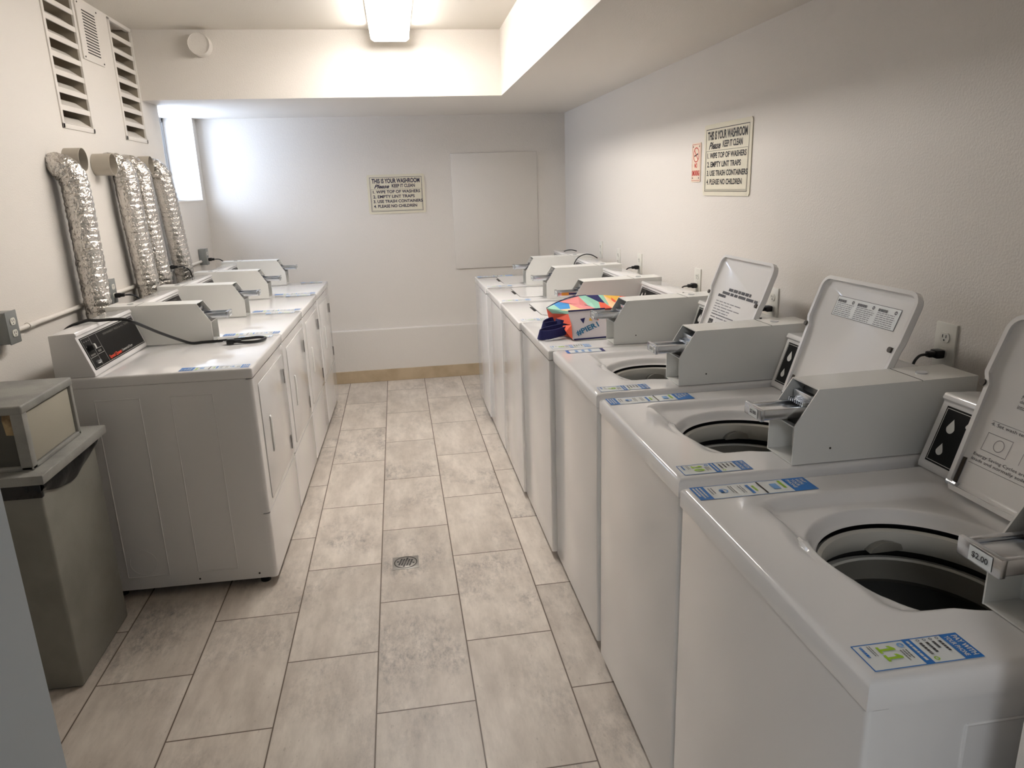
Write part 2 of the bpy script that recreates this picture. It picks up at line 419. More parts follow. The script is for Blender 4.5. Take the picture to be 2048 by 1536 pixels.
grille()

# ------------------------------------------------------------------ foil ducts, collars
def duct(y0, ymid, yend, zt, zend, seed, label):
    t = MB(); pts = []
    ctrl = [(XL+.001, y0, zt), (XL+.022, y0, zt+.004), (XL+.050, y0+.004, zt-.008), (XL+.072, y0+.01, zt-.04), (XL+.076, y0+.014, zt-.085), (XL+.079, ymid, zt-.2), (XL+.079, (ymid+yend)/2, (zt-.2+zend)/2), (XL+.079, yend, zend)]
    raw = smooth_path(ctrl, 40)
    # resample by arc length
    acc = [0]
    for i in range(1, len(raw)): acc.append(acc[-1]+(raw[i]-raw[i-1]).length)
    L_ = acc[-1]; step = .0045; n = int(L_/step); j = 0
    for i in range(n+1):
        s_ = L_*i/n
        while j < len(acc)-2 and acc[j+1] < s_: j += 1
        f = (s_-acc[j])/max(1e-9, acc[j+1]-acc[j]); pts.append(raw[j].lerp(raw[j+1], f))
    def rf(i, k, p, aa):
        s_ = i*step
        rib = 0.0034*abs(math.sin(PI*(s_/.028 + aa/(2*PI)*0.5)))**.6
        cr = noise.noise(Vector((math.cos(aa)*3.2, math.sin(aa)*3.2, s_*55+seed*7)))*0.0028 + noise.noise(Vector((math.cos(aa)*8, math.sin(aa)*8, s_*150+seed*3)))*0.0018
        top = max(0, 1-s_/.16); cr *= 1+1.6*top
        gather = -.010*max(0, 1-s_/.02)
        return .0530 + rib + cr + gather
    t.tube(pts, .06, FOIL, 40, rf=rf)
    o = t.build('foil_duct', None, 25)
    return tag(o, label, 'duct', 'silver foil dryer ducts running down the left wall')
duct(3.412, 3.425, 3.43, 1.668, 0.80, 1, 'crumpled silver foil duct nearest the camera, dropping behind the first dryer')
duct(4.035, 4.05, 4.15, 1.700, 0.80, 2, 'silver foil duct bending down just beyond the open white collar with a light inside')
duct(4.262, 4.275, 4.375, 1.698, 0.80, 3, 'silver foil duct tucked close behind another, second farthest of the four')
duct(4.645, 4.69, 4.87, 1.697, 0.80, 4, 'silver foil duct farthest from the camera, beside the window')
def collar(y, z, r, ln, inner, label, depth_z=0):
    m = MB(); n = 32
    T = Matrix.Translation((XL, y, z)) @ Matrix.Rotation(R(90), 4, 'Y')
    m.lathe([(r, 0.001), (r, ln), (r-.002, ln), (r-.002, 0.002)], GALV, n, T=T)
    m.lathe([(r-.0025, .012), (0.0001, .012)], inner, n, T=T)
    return tag(m.build('vent_collar', None, 40), label, 'pipe', 'open duct collars sticking out of the left wall')
collar(3.578, 1.704, .050, .070, DARK, 'open round metal collar with a dark mouth beside the nearest foil duct')
collar(3.885, 1.693, .051, .085, GALV, 'open round cream collar between the first and second foil ducts')
collar(4.535, 1.712, .048, .062, DARK, 'half hidden open collar just before the farthest foil duct')
m = MB(); T = Matrix.Translation((-1.042, YS, 2.370)) @ Matrix.Rotation(R(90), 4, 'X')
m.lathe([(.060, .001), (.060, .085), (.057, .085), (.057, .078), (.0001, .078)], WALL, 40, T=T)
tag(m.build('capped_pipe', None, 40), 'short white capped round pipe stub on the back beam near the ceiling', 'pipe')

# ------------------------------------------------------------------ ceiling light
t = thing('ceiling_light', 'long bright fluorescent wraparound light on the white ceiling', 'light', (0.038, 3.72, ZC))
m = MB(); m.box(-.118, .118, -.91, .91, -.03, 0, LIGHTW, .003); m.build('housing', t)
m = MB(); m.prism([(-.112, -.031), (-.108, -.075), (-.09, -.088), (.09, -.088), (.108, -.075), (.112, -.031)], 'y', -.897, .897, LENS); m.build('diffuser', t, 20)
for s_ in (-1, 1):
    m = MB(); m.prism([(-.116, -.031), (-.111, -.078), (-.092, -.092), (.092, -.092), (.111, -.078), (.116, -.031)], 'y', s_*.898, s_*.91, LIGHTW); m.build('end_cap', t, 20)

# ------------------------------------------------------------------ access panel, signs
m = MB(); m.box(.455, 1.146, YB-.014, YB-.002, .892, 1.794, WALL, .003)
tag(m.build('access_panel'), 'blank white painted panel on the far wall above the washers', 'panel')

LINES = ['1. WIPE TOP OF WASHERS', '2. EMPTY LINT TRAPS', '3. USE TRASH CONTAINERS', '4. PLEASE NO CHILDREN']
LW = [.376, .330, .392, .345]
def washroom_sign(origin, u, label, ink, w=.446, h=.298):
    T = basis(origin, u, (0, 0, 1)); t = thing('washroom_sign', label, 'sign', origin, 0, None)
    t.location = (0, 0, 0)
    p = MB(); th = .004; pts = rr(0, w, 0, h, .014, 4)
    n = len(pts); p.add([(x, y, 0.0005) for x, y in pts]+[(x, y, th) for x, y in pts], [tuple(range(n, 2*n)), tuple(range(n-1, -1, -1))]+[(i, (i+1) % n, n+(i+1) % n, n+i) for i in range(n)], SIGN, T)
    p.build('sign_plate', t, 0)
    s = MB(); z = th+.0006
    frame2(s, .020, w-.020, .018, h-.020, .0028, z, ink, T)
    frame2(s, .027, w-.027, .025, h-.110, .0013, z, ink, T)
    text(s, 'THIS IS YOUR WASHROOM', .037, h-.066, w-.074, .036, z, ink, T, bold=.035)
    text(s, 'Please', .052, h-.104,   .118, .030, z, ink, T, bold=.03, shear=.45)
    text(s, 'KEEP IT CLEAN', .190, h-.100, .180, .027, z, ink, T, bold=.03)
    for i, (b_, lw) in enumerate(zip(LINES, LW)): text(s, b_, .040, h-.142-i*.0365, lw*w/.446*.98, .0235, z, ink, T, bold=.028)
    s.build('lettering', t, 0)
    o = t; o.location = (0, 0, 0)
    return t
washroom_sign((-.207, YB-.001, 1.352), (1, 0, 0), 'cream washroom rules sign with navy letters on the far wall', SIGNB)
washroom_sign((XR-.0005, 3.184, 1.464), (0, -1, 0), 'cream washroom rules sign with black letters on the right wall', SIGNI)
def smoke():
    w, h = .102, .172; T = basis((XR-.0005, 3.322, 1.523), (0, -1, 0), (0, 0, 1))
    t = thing('no_smoking_sign', 'small cream sign with red NO SMOKING on the right wall', 'sign')
    p = MB(); pts = rr(0, w, 0, h, .008, 3); n = len(pts)
    p.add([(x, y, .0005) for x, y in pts]+[(x, y, .003) for x, y in pts], [tuple(range(n, 2*n))]+[(i, (i+1) % n, n+(i+1) % n, n+i) for i in range(n)], SIGNP, T)
    p.build('sign_plate', t, 0)
    s = MB(); z = .0037
    frame2(s, .006, w-.006, .006, h-.006, .0015, z, SIGNR, T)
    ring2(s, w/2, h-.052, .033, .0045, z, SIGNR, T); line2(s, (w/2-.023, h-.030), (w/2+.023, h-.075), .0045, z+.0002, SIGNR, T)
    line2(s, (w/2-.020, h-.058), (w/2+.020, h-.048), .006, z, SIGNI, T)
    text(s, 'NO', w/2-.015, .062, .030, .022, z, SIGNR, T, bold=.03)
    text(s, 'SMOKING', .011, .028, w-.022, .024, z, SIGNR, T, bold=.03)
    for x_ in (.016, w-.016):
        for y_ in (.018, h-.016): ring2(s, x_, y_, .004, .0039, z, HINGE, T, 10)
    s.build('lettering', t, 0)
smoke()

# ------------------------------------------------------------------ floor drain
t = thing('floor_drain', 'small square steel floor drain with a round perforated grate', 'drain', (-.065, 2.788, 0))
m = MB(); m.box(-.055, .055, -.053, .053, -.004, .0015, STEEL, .0008); m.lathe([(.050, .0016), (.048, .0026), (.0455, .0016)], STEEL, 40); m.build('plate', t)
m = MB(); m.lathe([(.0452, .0017), (.043, .0024), (.0001, .0034)], STEEL, 40); m.build('grate', t)
m = MB(); m.lathe([(.0485, .0030), (.0448, .0030)], SEAM, 40)
for i in range(-3, 4):
    for j in range(-3, 4):
        q = Vector((i+j*.25, j-i*.25))*.0108
        if q.length < .035: m.box(q.x-.0040, q.x+.0040, q.y-.0034, q.y+.0034, .0022, .0038, BLK)
m.build('holes', t)

# ------------------------------------------------------------------ washers and dryers (local X = depth from the aisle, Y = across from the coin side, Z up)
ZT = .908; WW = .6285; WD = .70
def sticker_T(X, Yr):      # reading direction -Y, up +X
    return basis((X, Yr, 0), (0, -1, 0), (1, 0, 0))
def pay_sticker(w, h, z, parent, num=None, name='number_sticker', faded=False):
    """number sticker: w across (reading), h up; origin lower left"""
    X, Yr = parent[1]; T = sticker_T(X, Yr); p = parent[0]
    blue = STL if faded else STB; s = MB(); quad(s, 0, w, 0, h, z, STW, T); frame2(s, 0, w, 0, h, .0016, z+.0004, blue, T)
    quad(s, 0, w, h*.83, h, z+.0005, blue, T); quad(s, 0, w, h*.47, h*.55, z+.0005, blue, T)
    so = s.build(name, p, 0)
    l = MB(); zz = z+.0010
    text(l, 'PAY WITH', w*.10, h*.925, w*.80, h*.052, zz, STWL, T, bold=.03); text(l, 'YOUR PHONE', w*.10, h*.855, w*.80, h*.045, zz, STWL, T, bold=.02)
    for i in range(4):
        ring2(l, w*.12, h*(.785-i*.06), w*.045, w*.02, zz, STK, T, 12); bars(l, w*.22, h*(.772-i*.06), w*(.5 if i != 1 else .28), h*.03, 1, zz, STD, T, .8, .2, i)
    ring2(l, w*.84, h*.60, w*.07, w*.03, zz, STG, T, 14); bars(l, w*.10, h*.495, w*.8, h*.03, 1, zz, STWL, T, .8, .1, 9)
    ring2(l, w*.20, h*.42, w*.09, w*.05, zz, STL, T, 14)
    bars(l, w*.38, h*.37, w*.42, h*.075, 3, zz, STGL, T, .45, .3, 5)
    if num:
        dw = w*.26; x_ = w*(.5-.5*len(num)*.32) if len(num) == 1 else w*.16
        for ch in num:
            y0_, hh = h*.19, h*.155
            if ch == '1':
                l.add([(x_+dw*p_, y0_+hh*q_, zz) for p_, q_ in ((.05, 0), (1, 0), (1, .16), (.72, .16), (.72, 1), (.45, 1), (.05, .80), (.05, .62), (.40, .72), (.40, .16), (.05, .16))], [tuple(range(11))], STG, T)
            else: text(l, ch, x_, y0_, dw*1.05, hh, zz, STG, T, bold=.03)
            x_ += dw*1.22
    bars(l, w*.10, h*.125, w*.42, h*.04, 2, zz, STGL, T, .4, .2, 3); bars(l, w*.10, h*.055, w*.42, h*.03, 1, zz, STB, T, .8, .1, 4)
    l.build('lettering', so, 0)
def steps_sticker(w, h, z, parent, faded=False):
    X, Yr = parent[1]; T = sticker_T(X, Yr); p = parent[0]; blue = STL if faded else STB
    s = MB(); quad(s, 0, w, 0, h, z, STW, T); frame2(s, 0, w, 0, h, .0014, z+.0004, blue, T)
    quad(s, 0, w, h*.80, h, z+.0005, blue, T); quad(s, 0, w, 0, h*.115, z+.0005, blue, T)
    so = s.build('steps_sticker', p, 0); l = MB(); zz = z+.0010
    for i, b_ in enumerate(('PAY', 'WITH', 'YOUR', 'PHONE')): text(l, b_, w*.12, h*(.945-i*.04), w*(.34+.10*i), h*.030, zz, STWL, T, bold=.03)
    bars(l, w*.10, h*.015, w*.8, h*.085, 3, zz, STWL, T, .5, .25, 7)
    bars(l, w*.12, h*.745, w*.6, h*.03, 1, zz, STG, T, .8, .2, 1)
    quad(l, w*.30, w*.72, h*.655, h*.715, zz, STL, T)
    quad(l, w*.06, w*.94, h*.565, h*.580, zz, HINGE, T)
    bars(l, w*.30, h*.50, w*.5, h*.025, 1, zz, STG, T, .8, .2, 2); quad(l, w*.20, w*.86, h*.455, h*.48, zz, STB, T); bars(l, w*.2, h*.39, w*.6, h*.04, 2, zz, STK, T, .4, .2, 3)
    bars(l, w*.18, h*.31, w*.6, h*.04, 2, zz, STGL, T, .4, .2, 4)
    ring2(l, w*.48, h*.245, w*.16, w*.05, zz, STL, T, 12); quad(l, w*.40, w*.62, h*.215, h*.245, zz, STB, T); bars(l, w*.2, h*.135, w*.5, h*.05, 2, zz, STK, T, .4, .2, 5)
    l.build('lettering', so, 0)
    return so

def cabinet(t, washer, hollow=False):
    m = MB()
    ve = lambda e: abs(e.verts[0].co.z-e.verts[1].co.z) > .1 and min(e.verts[0].co.x, e.verts[1].co.x) < .01
    if hollow:
        m.box(.024, WD-.01, .002, .006, .036, ZT-.041, ENAM); m.box(.024, WD-.01, WW_-.006, WW_-.002, .036, ZT-.041, ENAM)
        m.box(WD-.014, WD-.01, .006, WW_-.006, .036, ZT-.041, ENAM); m.box(.024, WD-.014, .006, WW_-.006, .036, .040, ENAM)
    else: m.box(.024, WD-.01, .002, WW_-.002, .036, ZT-.041, ENAM)
    # pressed outlines on both side walls
    for y_, d in ((0.0017, -1), (WW_-.0017, 1)):
        for x0_, x1_ in ((.15, .30), (.41, .565)):
            for (p0, p1) in (((x0_, .09), (x0_, ZT-.09)), ((x1_, .09), (x1_, ZT-.09)), ((x0_, ZT-.09), (x1_, ZT-.09)), ((x0_, .09), (x1_, .09))):
                m.tube([(p0[0], y_, p0[1]), (p1[0], y_, p1[1])], .0026, ENAM, 6)
    if not hollow: m.box(.024, WD-.02, .004, WW_-.004, ZT-.046, ZT-.036, SEAM)
    else:
        for y_ in (.004, WW_-.008): m.box(.024, WD-.02, y_, y_+.004, ZT-.046, ZT-.036, SEAM)
    cp = [(.50+.05*math.cos(2*PI*k/28), .0017, .150+.05*math.sin(2*PI*k/28)) for k in range(29)]
    for y_ in (.0017, WW_-.0017): m.tube([(p[0], y_, p[2]) for p in cp], .0012, ENAM, 6, cap=False)
    for x_ in (.07, .30): m.cyl((x_, WW_-.004, .058), (x_, WW_-.0005, .058), .004, HINGE, 10)
    m.build('cabinet', t)
    if washer:
        f = MB(); f.box(0, .030, 0, WW_, .035, ZT-.0435, ENAM, .008, 3, edges=ve); f.build('front_panel', t)
    else:
        f = MB(); f.box(0, .030, 0, WW_, .318, ZT-.0435, ENAM, .014, 4, edges=ve)
        f.build('front_panel', t)
        f = MB(); f.box(0.0, .030, 0, WW_, .036, .313, ENAM, .014, 4, edges=ve); f.build('kick_panel', t)
    f = MB()
    f.box(.06, WD-.04, .04, WW_-.04, .02, .034, BLK)
    f.build('base', t)
    for x_ in (.06, WD-.07):
        for y_ in (.05, WW_-.05):
            l = MB(); l.cyl((x_, y_, 0), (x_, y_, .012), .02, BLK, 14); l.cyl((x_, y_, .010), (x_, y_, .036), .008, HINGE, 10); l.build('leg', t)

def top_closed(t):
    m = MB(); m.box(-.003, WD, -.0005, WW_+.0005, ZT-.042, ZT, ENAM, .008, 4); return m
def coin_box(t, y0, w=.108, amber=False, x0=.268):
    y1 = y0+w; zb = ZT+.0015; zk = ZT+.092; ztp = ZT+.174; X1 = WD+.008; th = .003
    side = [(x0, zb), (x0, zk), (x0+.052, ztp), (X1, ztp+.004), (X1, zb)]
    m = MB()
    m.prism(side, 'y', y0, y0+th, ENAM2); m.prism(side, 'y', y1-th, y1, ENAM2)
    m.prism([(x0+.052, ztp-th), (x0+.052, ztp), (X1, ztp+.004), (X1, ztp+.001)], 'y', y0+th, y1-th, ENAM2)
    m.box(x0+.001, X1, y0+th, y1-th, zb, zb+th, ENAM2)
    m.box(X1-th, X1, y0+th, y1-th, zb+th, ztp, ENAM2)
    # shelf between upper chute and lower recess, and back walls of the two recesses
    m.prism([(x0+.001, zk-.001), (x0+.001, zk-.004), (x0+.045, zk-.024), (x0+.045, zk-.021)], 'y', y0+th, y1-th, ENAM2)
    m.box(x0+.060, x0+.063, y0+th, y1-th, zb+th, zk-.02, ENAM2)
    m.prism([(x0+.045, zk-.021), (x0+.045, zk-.024), (x0+.096, ztp-.012), (x0+.090, ztp-.006)], 'y', y0+th, y1-th, CHUTE)
    m.box(x0+.30, x0+.3012, y0, y1, ztp-.0002, ztp+.0032, SEAM)
    m.cyl((x0+.34, y0+w*.5, ztp), (x0+.34, y0+w*.5, ztp+.006), .013, CHROME, 20)
    m.cyl((x0+.09, y0-.0008, ZT+.035), (x0+.09, y0+.001, ZT+.035), .0025, HINGE, 8)
    b = m.build('coin_box', t)
    s = MB(); xa, xb = x0-.072, x0+.075; ya, yb = y0+.020, y0+w-.018; zc = ZT+.105
    s.box(xa+.006, xb, ya, ya+.010, zc, zc+.024, CHROME, .002); s.box(xa+.006, xb, yb-.010, yb, zc, zc+.022, CHROME, .002)
    s.box(xa+.006, xb, ya+.01, yb-.01, zc+.002, zc+.012, CHUTE)
    s.box(xa+.010, xb, ya+.012, yb-.012, zc+.012, zc+.017, CHROME, .001)
    s.box(xa, xa+.010, ya-.002, yb+.002, zc-.002, zc+.026, CHROME, .002)
    s.box(x0+.046, x0+.062, ya, yb, zc+.026, zc+.048, CHROME, .002)
    if amber: s.box(xa+.020, xa+.055, ya-.0008, ya+.001, zc+.004, zc+.019, AMBER); s.box(xa+.055, xb-.03, ya-.0008, ya+.001, zc+.008, zc+.015, NAVY)
    for i in range(8): s.box(x0+.030, x0+.052, ya+.006+i*.0078, ya+.009+i*.0078, zc+.024, zc+.032, CHROME)
    s.build('coin_slide', b)
    g = MB(); T = basis((xa-.0008, ya+.052, zc+.001), (0, -1, 0), (0, 0, 1))
    quad(g, 0, .040, 0, .022, .0002, STW, T); text(g, '$2.00', .006, .006, .028, .010, .0009, STD, T, bold=.02)
    g.build('price_tag', b, 0)
    k = MB(); k.cyl((x0+.060, y0+.032, ZT+.045), (x0+.044, y0+.032, ZT+.045), .015, OUTW, 18); k.cyl((x0+.0445, y0+.032, ZT+.045), (x0+.043, y0+.032, ZT+.045), .006, BLK, 12)
    k.build('lock', b)
    return b
def console(t, y0, y1, washer):
    xb0, xt0, zp0, zp1, zt = .548, .590, ZT+.004, ZT+.148, ZT+.166
    m = MB()
    m.prism([(xb0-.003, ZT+.001), (xb0-.003, ZT+.012), (xt0, zp1), (xt0-.006, zp1+.006), (xt0, zt), (WD-.005, zt-.006), (WD-.001, ZT+.001)], 'y', y0, y1, ENAM, .003)
    c_ = m.build('control_console', t)
    # facing plane
    o = Vector((xb0-.003, y1, ZT+.012)); e = Vector((xt0, y1, zp1)); up_ = (e-o)
    T = basis(o-Vector((0.0006, 0, 0)), (0, -1, 0), up_); H = up_.length; Wd = y1-y0
    p = MB(); px0, px1, py0, py1 = .018, Wd-.014, .010, H-.008
    p.box(px0, px1, py0, py1, -.001, .0012, PANEL, .0004, 1, T=T); p.build('control_panel', c_)
    l = MB(); z = .0020
    frame2(l, px0+.004, px1-.004, py0+.004, py1-.004, .0012, z, STWL, T)
    if washer:
        for cx, cy, s_ in ((.050, .092, 1.0), (.046, .040, .85), (.088, .108, .4), (.12, .095, .35)):
            pts = []
            for k in range(20):
                a_ = 2*PI*k/20; r_ = .011*s_*(1+.0*math.cos(a_)); x_ = r_*math.cos(a_); y_ = r_*math.sin(a_)
                if math.sin(a_) > 0: x_ *= (1-math.sin(a_))**.7; y_ = r_*math.sin(a_)*1.9
                pts.append((cx+x_, cy+y_, z))
            l.add(pts, [tuple(range(20))], STWL, T)
        bars(l, .16, .03, .12, .06, 4, z, STGL, T, .25, .4, 2)
        text(l, 'Speed Queen', Wd-.17, .018, .10, .014, z, RED, T, bold=.02)
    else:
        line2(l, (.150, py0+.008), (.150, py1-.008), .0011, z, STWL, T); line2(l, (.088, py0+.008), (.088, py1-.008), .0011, z, STWL, T)
        line2(l, (.026, .055), (.084, .055), .0011, z, STWL, T); line2(l, (.092, .078), (.146, .078), .0011, z, STWL, T); line2(l, (.092, .057), (.146, .057), .0011, z, STWL, T)
        text(l, 'PERMANENT PRESS & ALL TEMPS', .205, H-.032, .26, .008, z, STGL, T)
        text(l, 'Speed Queen', .165, .017, .115, .018, z, RED, T, bold=.03); text(l, 'Commercial Dryer', .288, .021, .11, .012, z, STWL, T)
        bars(l, .036, .060, .04, .008, 1, z, STGL, T, .8, .1, 1); bars(l, .104, .063, .03, .01, 1, z, STGL, T, .8, .1, 2)
        for q in range(5): bars(l, .034+.018*(q % 3), .115-.02*(q//3), .010, .006, 1, z, STGL, T, .8, .1, q)
    l.build('panel_print', c_, 0)
    if not washer:
        k = MB(); k.lathe([(.0001, .022), (.010, .021), (.014, .004), (.014, .001)], BLK, 20, (.052, .090, 0), T=T); k.box(.056, .066, .080, .100, .006, .024, STWL, .003, T=T); k.build('knob', c_)
        k = MB(); k.lathe([(.0001, .016), (.007, .015), (.009, .001)], CHROME, 18, (.058, .034, 0), T=T); k.build('knob', c_)
    else:
        k = MB(); k.cyl((.62, y0+.05, zt-.001), (.62, y0+.05, zt+.004), .004, BLK, 10); k.build('top_screw', c_)
    return c_

# ---- lid shapes
LX0, LX1, LY0, LY1 = .128, .508, .134, .535
def lid_outline(grow=0.0, n=5):
    """closed-lid outline in (d,y): d = distance from hinge 0..LEN, y across; slightly narrower near the hinge"""
    LEN = LX1-LX0-.012; yc = (LY0+LY1)/2; hw = (LY1-LY0)/2
    p = []
    r_ = .035
    def arc(cx, cy, a0): return [(cx+(r_+grow)*math.cos(R(a0+90*i/n)), cy+(r_+grow)*math.sin(R(a0+90*i/n))) for i in range(n+1)]
    p += arc(LEN-r_, yc+hw-r_, 0)
    p += [(LEN*.66, yc+hw+grow), (LEN*.60, yc+hw-.014+grow), (.02, yc+hw-.030+grow), (-grow, yc+hw-.045+grow)]
    p += [(-grow, yc-hw+.025-grow), (.02, yc-hw+.012-grow), (LEN*.60, yc-hw+.004-grow), (LEN*.66, yc-hw-grow)]
    p += arc(LEN-r_, yc-hw+r_, 270)
    return p
def lid_mesh(T):
    m = MB(); th = .020; out = lid_outline(0); inn = lid_outline(-.010); inn2 = lid_outline(-.022); n = len(out)
    vs = [(x, y, 0) for x, y in out] + [(x, y, th-.004) for x, y in out] + [(x*1.0, y, th) for x, y in lid_outline(-.003)]   # outside wall, top
    k = 3*n; vs += [(x, y, 0) for x, y in inn] + [(x, y, th-.012) for x, y in inn] + [(x, y, th-.006) for x, y in inn2]
    fs = []
    def band(a_, b_): fs.extend([(a_+i, a_+(i+1) % n, b_+(i+1) % n, b_+i) for i in range(n)])
    band(0, n); band(n, 2*n); band(3*n, 0); band(4*n, 3*n); band(5*n, 4*n)
    fs.append(tuple(range(2*n, 3*n))); fs.append(tuple(5*n+i for i in range(n-1, -1, -1)))
    m.add(vs, fs, ENAM, T); return m

def tub(t, cx, cy, r):
    m = MB(); c_ = (cx, cy, 0)
    m.lathe([(r+.030, ZT-.046), (r+.030, ZT-.062), (r-.006, ZT-.062)], BLK, 64, c_)
    m.lathe([(r+.006, ZT-.104), (r+.010, ZT-.118)], BLK, 64, c_)
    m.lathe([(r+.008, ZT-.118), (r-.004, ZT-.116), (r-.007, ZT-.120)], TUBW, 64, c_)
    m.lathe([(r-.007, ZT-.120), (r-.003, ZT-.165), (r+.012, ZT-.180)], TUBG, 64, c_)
    m.lathe([(r+.012, ZT-.180), (r+.014, ZT-.36), (r-.02, ZT-.44), (.0001, ZT-.45)], TUBSH, 64, c_)  # lower wall and floor of the tub, shade painted in
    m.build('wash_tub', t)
    b_ = MB(); b_.lathe([(r+.004, ZT-.058), (r-.004, ZT-.0525), (r-.012, ZT-.056), (r-.016, ZT-.070), (r-.012, ZT-.090), (r-.004, ZT-.100), (r+.010, ZT-.104)], TUBW, 64, c_)
    b_.prism([(cx+.005+.07*q_, ZT-.094+.022*math.sin(PI*min(1, q_*1.15)/1.15)**.6 if q_ < 1 else ZT-.094) for q_ in (0, .1, .25, .45, .7, .99)]+[(cx+.075, ZT-.094)], 'y', cy+r-.030, cy+r-.010, TUBG, .001)
    b_.build('balance_ring', t)
    a_ = MB(); a_.lathe([(.055, ZT-.44), (.04, ZT-.32), (.035, ZT-.28), (.0001, ZT-.275)], TUBG, 24, c_); a_.build('agitator', t)

def top_open(t, cx, cy, r):
    """top panel with a dished lid recess and a round opening"""
    N, Mr = 144, 44; m = MB(); vs = []; fs = []
    X0_, X1_, Ya, Yb = -.003, WD, -.001, WW_+.001; rc = .016
    def outer(a_):
        dx, dy = math.cos(a_), math.sin(a_); tt = 1e9
        for (lim, d, c0) in ((X1_, dx, cx), (X0_, dx, cx), (Yb, dy, cy), (Ya, dy, cy)):
            if abs(d) > 1e-9:
                q = (lim-c0)/d
                if q > 0: tt = min(tt, q)
        return tt
    def sdf(x, y):   # rounded box of the recess
        hx, hy, rr_ = (LX1+.02-LX0+.008)/2, (LY1-LY0+.012)/2, .045; ox, oy = (LX1+.02+LX0-.008)/2, (LY1+LY0)/2
        qx, qy = abs(x-ox)-hx+rr_, abs(y-oy)-hy+rr_
        return math.hypot(max(qx, 0), max(qy, 0))+min(max(qx, qy), 0)-rr_
    def sm(e0, e1, v):
        q = min(1, max(0, (v-e0)/(e1-e0))); return q*q*(3-2*q)
    def height(x, y, rad):
        d = sdf(x, y); dep = .020*sm(.004, -.026, d)
        # the dish rises toward the front right so the recess wall fades there
        fade = sm(.10, .24, x)*.75+.25 if y < LY0+.24 else 1.0
        dep *= (fade if x < .25 else 1.0)
        # finger slot at the front of the lid
        s_ = math.exp(-(((x-.128)/.018)**2+((y-.345)/.05)**2))*.014
        roll = .022*(1-sm(0, .020, rad-r))
        return ZT - dep - s_*(1 if rad > r+.03 else 0) - roll
    angs = [2*PI*k/N for k in range(N)]
    # push ring angles to the corners
    cor = [math.atan2(y-cy, x-cx) % (2*PI) for x in (X0_, X1_) for y in (Ya, Yb)]
    for c0 in cor:
        k = min(range(N), key=lambda i: abs(angs[i]-c0)); angs[k] = c0
    for j in range(Mr+1):
        f = j/Mr; f = f**1.35
        for k in range(N):
            R_ = outer(angs[k]); rad = r + (R_-r)*f; x = cx+rad*math.cos(angs[k]); y = cy+rad*math.sin(angs[k])
            z = height(x, y, rad); edge = min(x-X0_, X1_-x, y-Ya, Yb-y)
            if edge < .009: z -= (.009-edge)**2/.009*.9
            if j == Mr: pass
            vs.append((x, y, z))
    for j in range(Mr):
        for k in range(N): fs.append((j*N+k, j*N+(k+1) % N, (j+1)*N+(k+1) % N, (j+1)*N+k))
    base = len(vs)
    for k in range(N): x, y, z = vs[Mr*N+k]; vs.append((x, y, ZT-.042))
    for k in range(N): fs.append((Mr*N+k, Mr*N+(k+1) % N, base+(k+1) % N, base+k))
    b2 = len(vs)
    for k in range(N): x, y, z = vs[k]; vs.append((cx+(r-.002)*math.cos(angs[k]), cy+(r-.002)*math.sin(angs[k]), ZT-.044))
    for k in range(N): fs.append((k, b2+k, b2+(k+1) % N, (k+1) % N))
    m.add(vs, fs, ENAM)
    m.build('top_panel', t, 50)

